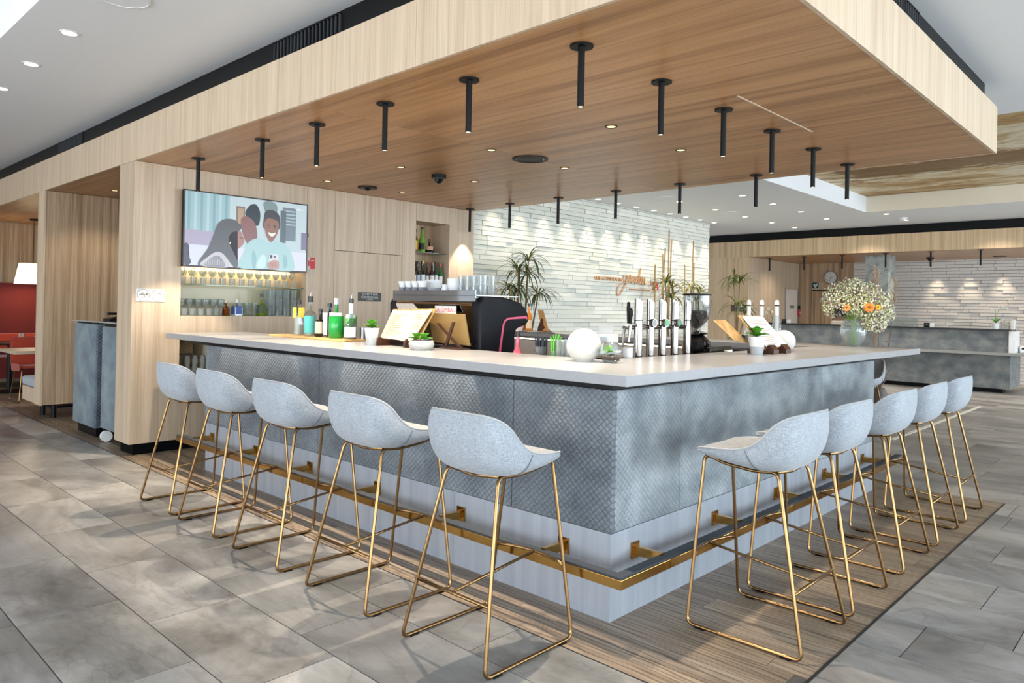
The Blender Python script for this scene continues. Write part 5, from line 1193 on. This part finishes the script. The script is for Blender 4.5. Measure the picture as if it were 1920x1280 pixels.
# ================================================================== TALL PLANTS
def palm(label, loc, pot_h, stems, L, n, w_=.012, mats=None, potr=.16):
    t = thing('dracaena', label, 'plant', loc); mats = mats or [DARK_LEAF, OLIVE_LEAF]
    m2 = BM(); lathe(m2, [(0,0),(potr*.8,0),(potr,pot_h),(potr*.93,pot_h),(potr*.9,pot_h-.04),(0,pot_h-.04)], 24); obj('planter', m2, pm((120,118,112), .6), t, smooth=True)
    for (dx, dy, h_) in stems:
        m2 = BM(); tube(m2, [(dx*.3, dy*.3, pot_h-.04), (dx*.7, dy*.7, (pot_h+h_)/2), (dx, dy, h_)], [.016,.013,.008], 8); obj('stem', m2, pm((118,96,66), .8), t, smooth=True)
        tuft(t, (dx, dy, h_), n, L, w_, rp, mats, .55, .8)
palm('large dark green dracaena in a planter at the edge of the brick wall', (4.66,4.86,0), .75, [(-.14,-.05,1.86),(.10,.0,1.82),(-.05,.05,1.60),(.24,-.08,1.56),(-.25,0,1.62),(.06,-.05,2.02)], .46, 30, .014)
palm('olive dracaena against the brick wall between bamboo stalks', (8.5,4.86,0), .9, [(-.2,0,1.86),(.1,.05,1.78),(.0,0,1.6)], .48, 24, .016, [OLIVE_LEAF, DARK_LEAF])
palm('second olive dracaena against the brick wall, nearer its end', (9.3,4.86,0), .9, [(-.15,0,1.8),(.25,.05,1.72),(.05,.0,1.56)], .48, 24, .016, [OLIVE_LEAF, DARK_LEAF])
palm('tall dracaena past the end of the brick wall', (10.62,4.70,0), .9, [(-.1,0,2.02),(.2,.05,1.95),(.35,.0,1.35),(.0,.0,1.5)], .55, 20, .018)
tb = thing('bamboo_stalks', 'tall dry bamboo stalks rising from planter against the brick wall', 'bamboo', (8.9,5.19,0)); BMB = plain('dry bamboo', (166,138,92), .6)
for dx, h_, lean in ((-.42,2.20,0),(-.2,2.52,.05),(-.12,2.40,-.03),(.02,2.85,0),(.05,2.7,.03),(.62,2.25,-.02),(.85,2.72,.02),(.92,2.3,0)):
    m2 = BM(); pts = [(dx+lean*f*f*2, 0, .3+(h_-.3)*f) for f in [i/7 for i in range(8)]]; tube(m2, pts, .014, 6); s_ = obj('stalk', m2, BMB, tb, smooth=True)
    m2 = BM()
    for p in pts[1:-1]: cyl(m2, p[0], p[1], p[2]-.006, p[2]+.006, .019, 8)
    obj('node', m2, BMB, s_)
m2 = BM(); box(m2, -.9, 1.2, -.09, .09, 0, .35); obj('planter', m2, pm((110,106,100), .7), tb)
# dried arrangement between bar and reception
t = thing('dried_arrangement', 'tall vase of dried pampas grass and twigs behind the flowers', 'dried flowers', (6.9,.98,0))
m2 = BM(); lathe(m2, [(0,0),(.10,0),(.13,.15),(.09,.42),(.06,.5),(.05,.5),(0,.1)], 24); obj('vase', m2, pm((90,80,74), .5), t, smooth=True)
PAM = plain('pampas plume', (206,178,150), .9); TWG = plain('dry brown twig', (110,86,72), .8)
for (dx, dy, z0, z1, r_) in ((.05,.10,1.55,1.98,.07),(-.05,.02,1.6,1.92,.06),(.05,-.14,1.5,1.82,.08),(-.1,.03,.95,1.35,.07),(.1,.13,1.45,1.9,.06)):
    m2 = BM(); tube(m2, [(0,0,.45),(dx*.6,dy*.6,(z0+.45)/2),(dx,dy,z0+.05)], .004, 5); s_ = obj('stem', m2, TWG, t); m2 = BM()
    for k in range(170):
        f = rp.random(); a = rp.uniform(0, 6.28); c = Vector((dx, dy, z0+(z1-z0)*f)); w2 = r_*sin(pi*(.12+.8*f)); d = Vector((cos(a)*w2, sin(a)*w2, .05)); q = Vector((-sin(a), cos(a), 0))*.004
        m2.faces.new([m2.verts.new(p) for p in (c-q, c+q, c+d)])
    obj('plume', m2, PAM, s_, kind='stuff')
for k in range(16):
    a = rp.uniform(0, 6.28); r0 = rp.uniform(.08, .2); z1 = rp.uniform(.5, 1.25); m2 = BM(); pts = [(0,0,.47),(r0*.6*cos(a), r0*.6*sin(a), .5+(z1-.5)*.5+.1),(r0*cos(a), r0*sin(a), z1)]; tube(m2, pts, .004, 5)
    for j in range(5): c = Vector(pts[1]).lerp(Vector(pts[2]), j/4); tube(m2, [c, c+Vector((rp.uniform(-.07,.07), rp.uniform(-.07,.07), rp.uniform(-.03,.06)))], .0035, 4)
    obj('twig', m2, TWG if k % 2 else pm((170,150,130), .8), t)
# ================================================================== RECEPTION DESK
t = thing('reception_desk', 'long dark quilted reception desk with lower ledge at the back of the lobby', 'reception desk', (0,0,0))
obj('lower_body', prism(BM(), [(13.2,.68),(14.25,.68),(14.25,1.1),(13.58,1.1),(13.58,5.3),(13.2,5.3)], 2, .08, .70), Q_DESK, t); obj('plinth', bx(13.3,13.56,.80,5.25,0,.08), BLACK, t)
obj('ledge', prism(BM(), [(12.86,.40),(14.35,.40),(14.35,1.15),(13.6,1.15),(13.6,5.35),(12.86,5.35)], 2, .705, .745), pm((150,150,146), .35), t)
obj('upper_body', bx(13.2,13.55,.70,5.3,.745,1.135), Q_DESK, t); obj('top_edge', bx(13.12,13.6,.66,5.35,1.137,1.168), pm((40,40,42), .3), t)
obj('end_cheek', bx(13.16,13.62,.60,.695,.746,1.135), WHITE, t)
DZ = 1.168
t = thing('potted_orchid', 'small white orchid in a white pot at the reception desk end', 'plant', (13.36,.93,DZ)); m2 = BM(); lathe(m2, [(0,0),(.05,0),(.065,.11),(0,.11)], 18); obj('pot', m2, WHITE_CER, t, smooth=True)
m2 = BM(); tube(m2, [(0,0,.1),(0,.01,.25),(0,-.05,.37),(0,-.16,.36)], .004, 6); obj('stem', m2, GREEN_LEAF, t, smooth=True)
tuft(t, (0,0,.11), 6, .16, .03, rp, [GREEN_LEAF], .9, .6)
PT2 = leaf_mesh(.05, .022, .2, plain('white petal', (246,246,238), .6), 4, .2, 'petal')
for c in ((0,-.05,.38), (0,-.10,.385), (0,-.155,.365)):
    for k in range(5): inst('petal', PT2, t, c, (2*pi*k/5, radians(-60), pi))
t = thing('desk_sign', 'small framed hotel name sign at the end of the reception desk', 'sign', (13.36,.72,DZ)); obj('frame', bx(-.02,.02,-.0,.13,0,.14), pm((120,116,108), .4), t); obj('panel', bx(-.023,-.02,.008,.122,.01,.13), pm((178,172,158), .5), t)
me = text_mesh('Hilton', .04, .0003); me.materials.clear(); me.materials.append(BLACK); inst('lettering', me, t, (-.0235,.065,.075), RXW); obj('caption_line', bx(-.0236,-.023,.03,.10,.035,.042), BLACK, t)
t = thing('brochure_holder', 'white upright card holder at the very end of the reception desk', 'holder', (13.38,.66,DZ)); obj('back', bx(-.03,.03,-.02,.03,0,.18), WHITE, t); obj('card', bx(-.034,-.03,-.015,.025,.02,.17), PAPER, t)
for p, lab in (((13.40,2.03), 'black and white payment terminal in the middle of the reception desk'), ((13.40,4.88), 'black and white payment terminal at the water bottle end of the desk')):
    t = thing('payment_terminal', lab, 'card reader', (*p, DZ)); obj('body', bx(-.05,.04,.0,.10,0,.085), BLACK, t, bevel=.008); obj('side', bx(-.04,.05,-.06,-.002,0,.08), WHITE, t); obj('display', bx(-.052,-.05,.02,.08,.03,.07), pm((60,66,72), .2), t)
t = thing('desk_lamp', 'clear curved acrylic screen standing behind the reception desk', 'screen', (13.42,2.6,1.168)); obj('pane', bx(-.008,.008,-.35,.2,0,.17), thin_glass('acrylic screen', (226,234,234), .2, .1), t); obj('foot', bx(-.04,.04,-.33,-.29,0,.01), STEEL, t); obj('foot', bx(-.04,.04,.1,.14,0,.01), STEEL, t); t.name = 'acrylic_screen'
t = thing('office_chair', 'pale upholstered chair back behind the reception desk', 'chair', (14.6,4.05,0)); ch = BM(); box(ch, -.05,.05,-.3,.3,.72,1.24); obj('backrest', ch, pm((214,212,208), .7), t, bevel=.04, bseg=4, smooth=True); obj('seat', bx(-.05,.45,-.26,.26,.46,.54), pm((190,188,184), .7), t, bevel=.03, bseg=3); m2 = BM(); cyl(m2, .2,0,.05,.46,.03,12); obj('pole', m2, STEEL, t)
for k in range(5): m2 = BM(); tube(m2, [(.2,0,.06),(.2+.26*cos(k*1.257), .26*sin(k*1.257), .03)], .018, 8); obj('leg', m2, BLACK, t)
t = thing('side_machine', 'white boxed device on the ledge at the end of the reception desk', 'printer', (13.55,.48,.746)); obj('body', bx(-.1,.12,-.06,.09,0,.12), WHITE, t, bevel=.01); obj('slot', bx(-.102,-.098,-.03,.06,.06,.09), BLACK, t)
# ================================================================== GREY CABINETS BY THE PASSAGE
t = thing('padded_cabinet', 'tall grey quilted cabinet further from the pillar, glass topped', 'cabinet', (0,0,0), group='quilted cabinets in the passage')
obj('body', bx(-.215,.35,6.12,6.80,.10,1.135), Q_CAB, t, bevel=.012, bseg=3, smooth=True); obj('plinth', bx(-.17,.33,6.2,6.76,0,.10), BLACK, t); obj('side_padding', bx(-.205,.34,6.095,6.12,.12,1.12), Q_CABX, t, bevel=.008)
obj('glass_top', bx(-.24,.38,6.09,6.85,1.155,1.168), plain('smoked glass top', (150,160,158), .08, coat=.5), t); obj('spacer', bx(-.19,.33,6.14,6.78,1.135,1.155), BLACK, t)
t = thing('padded_cabinet', 'grey quilted rolling cabinet with white wheel next to the pillar', 'cabinet', (0,0,0), group='quilted cabinets in the passage')
obj('body', bx(-.19,.35,5.44,6.02,.12,1.12), Q_CAB, t, bevel=.012, bseg=3, smooth=True); obj('glass_top', bx(-.21,.37,5.42,6.07,1.155,1.168), plain('smoked glass top two', (150,160,158), .08, coat=.5), t); obj('spacer', bx(-.17,.33,5.47,6.0,1.12,1.155), BLACK, t)
for y in (5.90,):
    for x in (-.20, .25):
        m2 = BM(); prism(m2, [(x+.02+.052*cos(2*pi*k/20), .056+.052*sin(2*pi*k/20)) for k in range(20)], 1, y-.05, y-.01); wv_ = obj('wheel', m2, WHITE, t, smooth=True); obj('fork', bx(x+.005, x+.035, y-.008, y+.015, .05, .125), BLACK, wv_)
t = thing('menu_box', 'grey menu box with gold emblem on the rolling cabinet', 'menu box', (.02,5.83,1.168)); obj('box', bx(-.05,.05,-.10,.10,0,.20), pm((176,170,160), .6), t); obj('emblem', prism(BM(), [(-.02,.13),(-.006,.145),(-.02,.16),(0,.152),(.02,.16),(.006,.145),(.02,.13),(0,.138)], 0, -.052, -.05), pm((226,206,110), .4, .5), t); obj('line', bx(-.0515,-.05,-.03,.03,.03,.036), pm((226,206,110), .4, .5), t)
t = thing('menu_box', 'pale card box behind the gold emblem menu box', 'menu box', (.18,5.75,1.168)); obj('box', bx(-.04,.04,-.08,.08,0,.26), pm((206,206,202), .6), t); obj('flap', bx(-.045,-.04,-.08,.08,.2,.26), pm((190,190,186), .6), t)
t = thing('desk_phone', 'black telephone lying on the grey quilted cabinet', 'phone', (.02,6.25,1.168)); obj('base', prism(BM(), [(-.10,0),(.10,0),(.10,.06),(-.10,.02)], 1, -.10, .10), BLACK, t); obj('handset', bx(-.08,.09,.05,.09,.06,.085), BLACK_GLOSS, t, bevel=.008)
# ================================================================== BOOTHS
RED = fabric_mat('deep red booth fabric', (84,12,10), (100,16,12), (116,22,16)); RED2 = fabric_mat('warm red fabric', (150,44,26), (170,54,30), (184,66,38))
t = thing('booth_partition', 'oak booth divider with red backrest and grey seat on black legs', 'booth seat', (0,0,0))
obj('oak_back', bx(-.27,2.6,7.78,7.86,.16,SOF-.002), OAK_DEEP, t); obj('end_panel', bx(-.275,-.255,7.775,8.02,.155,SOF-.002), OAK, t)
obj('red_backrest', bx(-.25,2.6,7.87,7.97,.36,1.75), RED, t, bevel=.02, smooth=True); obj('bench_box', bx(-.265,2.6,7.97,8.58,.16,.33), OAK, t)
obj('seat_cushion', bx(-.27,2.6,7.98,8.6,.335,.44), FABRIC, t, bevel=.025, bseg=3, smooth=True)
for x, y in ((-.15,8.15),(-.12,7.83),(1.2,7.83),(1.2,8.2)): m2 = BM(); cyl(m2, x, y, 0, .16, .03, 14); obj('leg', m2, BLACK, t, smooth=True)
t = thing('high_back_banquette', 'dark red high backed banquette along the booth wall', 'banquette', (0,0,0))
obj('back', bx(-.27,2.8,12.02,12.2,.10,1.63), RED, t, bevel=.03, smooth=True); obj('seat', bx(-.27,2.8,11.45,12.02,.14,.48), RED, t, bevel=.03, smooth=True); obj('back_cushion', bx(-.1,2.6,11.9,12.02,.55,.82), RED2, t, bevel=.03, smooth=True)
t = thing('dining_table', 'dark square table before the red banquette', 'table', (.55,10.9,0)); obj('table_top', bx(-.75,.75,-.38,.38,.705,.735), pm((60,34,24), .3), t, bevel=.004)
m2 = BM(); cyl(m2, -.45, 0, .02, .705, .035, 16); obj('leg', m2, BLACK, t, smooth=True); obj('base', bx(-.68,-.22,-.22,.22,0,.02), BLACK, t)
t = thing('dining_table', 'pale oak table edge beside the orange chair', 'table', (.2,8.9,0)); obj('table_top', bx(-.57,.55,-.38,.35,.70,.74), OAK_X, t, bevel=.004); m2 = BM(); cyl(m2, .1, 0, .02, .70, .035, 16); obj('leg', m2, BLACK, t, smooth=True); obj('base', bx(-.12,.32,-.22,.22,0,.02), BLACK, t)
t = thing('napkin', 'folded white napkin on the pale oak table', 'napkin', (.12,8.86,.741)); obj('cloth', bx(-.16,.16,-.1,.1,0,.012), PAPER, t, bevel=.004); obj('fold', bx(-.12,.12,-.08,.08,.012,.02), PAPER, t, bevel=.003)
for p, m_, lab in (((.19,10.7), HI, 'clear tall glass on the dark booth table'), ((.38,10.7), TM, 'short glass with amber drink on the dark booth table')):
    o = inst('drinking_glass', m_, None, (*p, .736)); tag(o, lab, 'glass')
t = thing('salt_set', 'small white salt and pepper set between the glasses', 'salt set', (.29,10.7,.736))
for dx in (-.03, .03): m2 = BM(); cyl(m2, dx, 0, 0, .05, .02, 12); obj('pot', m2, WHITE_CER, t, smooth=True)
t = thing('orange_chair', 'orange upholstered chair with thin brass sled legs at the pale table', 'chair', (.12,9.62,0), -pi/2)
m2 = BM(); prof2 = [(.26,.46),(.25,.49),(-.12,.48),(-.20,.54),(-.25,.84),(-.21,.86),(-.16,.56),(-.10,.44)]
prism(m2, [(x, z) for x, z in prof2], 1, -.25, .25); obj('shell', m2, RED2, t, bevel=.03, bseg=3, smooth=True)
for s_ in (-1, 1):
    m2 = BM(); tube(m2, fillet([(-.24,s_*.24,.01),(-.12,s_*.2,.46),(.2,s_*.2,.46),(.25,s_*.24,.01)], .03, True), .008, 8, closed=True); obj('leg', m2, BRASS, t, smooth='all')
t = thing('pendant_lamp', 'cream drum pendant lamp over the red booth', 'lamp', (.5,11.45,0))
m2 = BM(); lathe(m2, [(.25,1.61),(.19,1.925),(.185,1.925),(.245,1.61)], 32); obj('lamp_shade', m2, plain('glowing cream shade', (255,240,206), .7, emit=1.4), t, smooth=True)
m2 = BM(); cyl(m2, 0, 0, 1.80, SOF-.02, .004, 6); obj('cable', m2, BLACK, t); m2 = BM(); cyl(m2, 0, 0, SOF-.025, SOF, .06, 20); obj('ceiling_rose', m2, BLACK, t); m2 = BM(); sph(m2, (0,0,1.74), .04); obj('bulb', m2, LAMP_ON, t)
l = bpy.data.lights.new('pendant_light', 'POINT'); l.energy = 9; l.color = (1,.82,.6); l.shadow_soft_size = .06; o = bpy.data.objects.new('pendant_light', l); COL.objects.link(o); o.location = (.5, 11.45, 1.66)
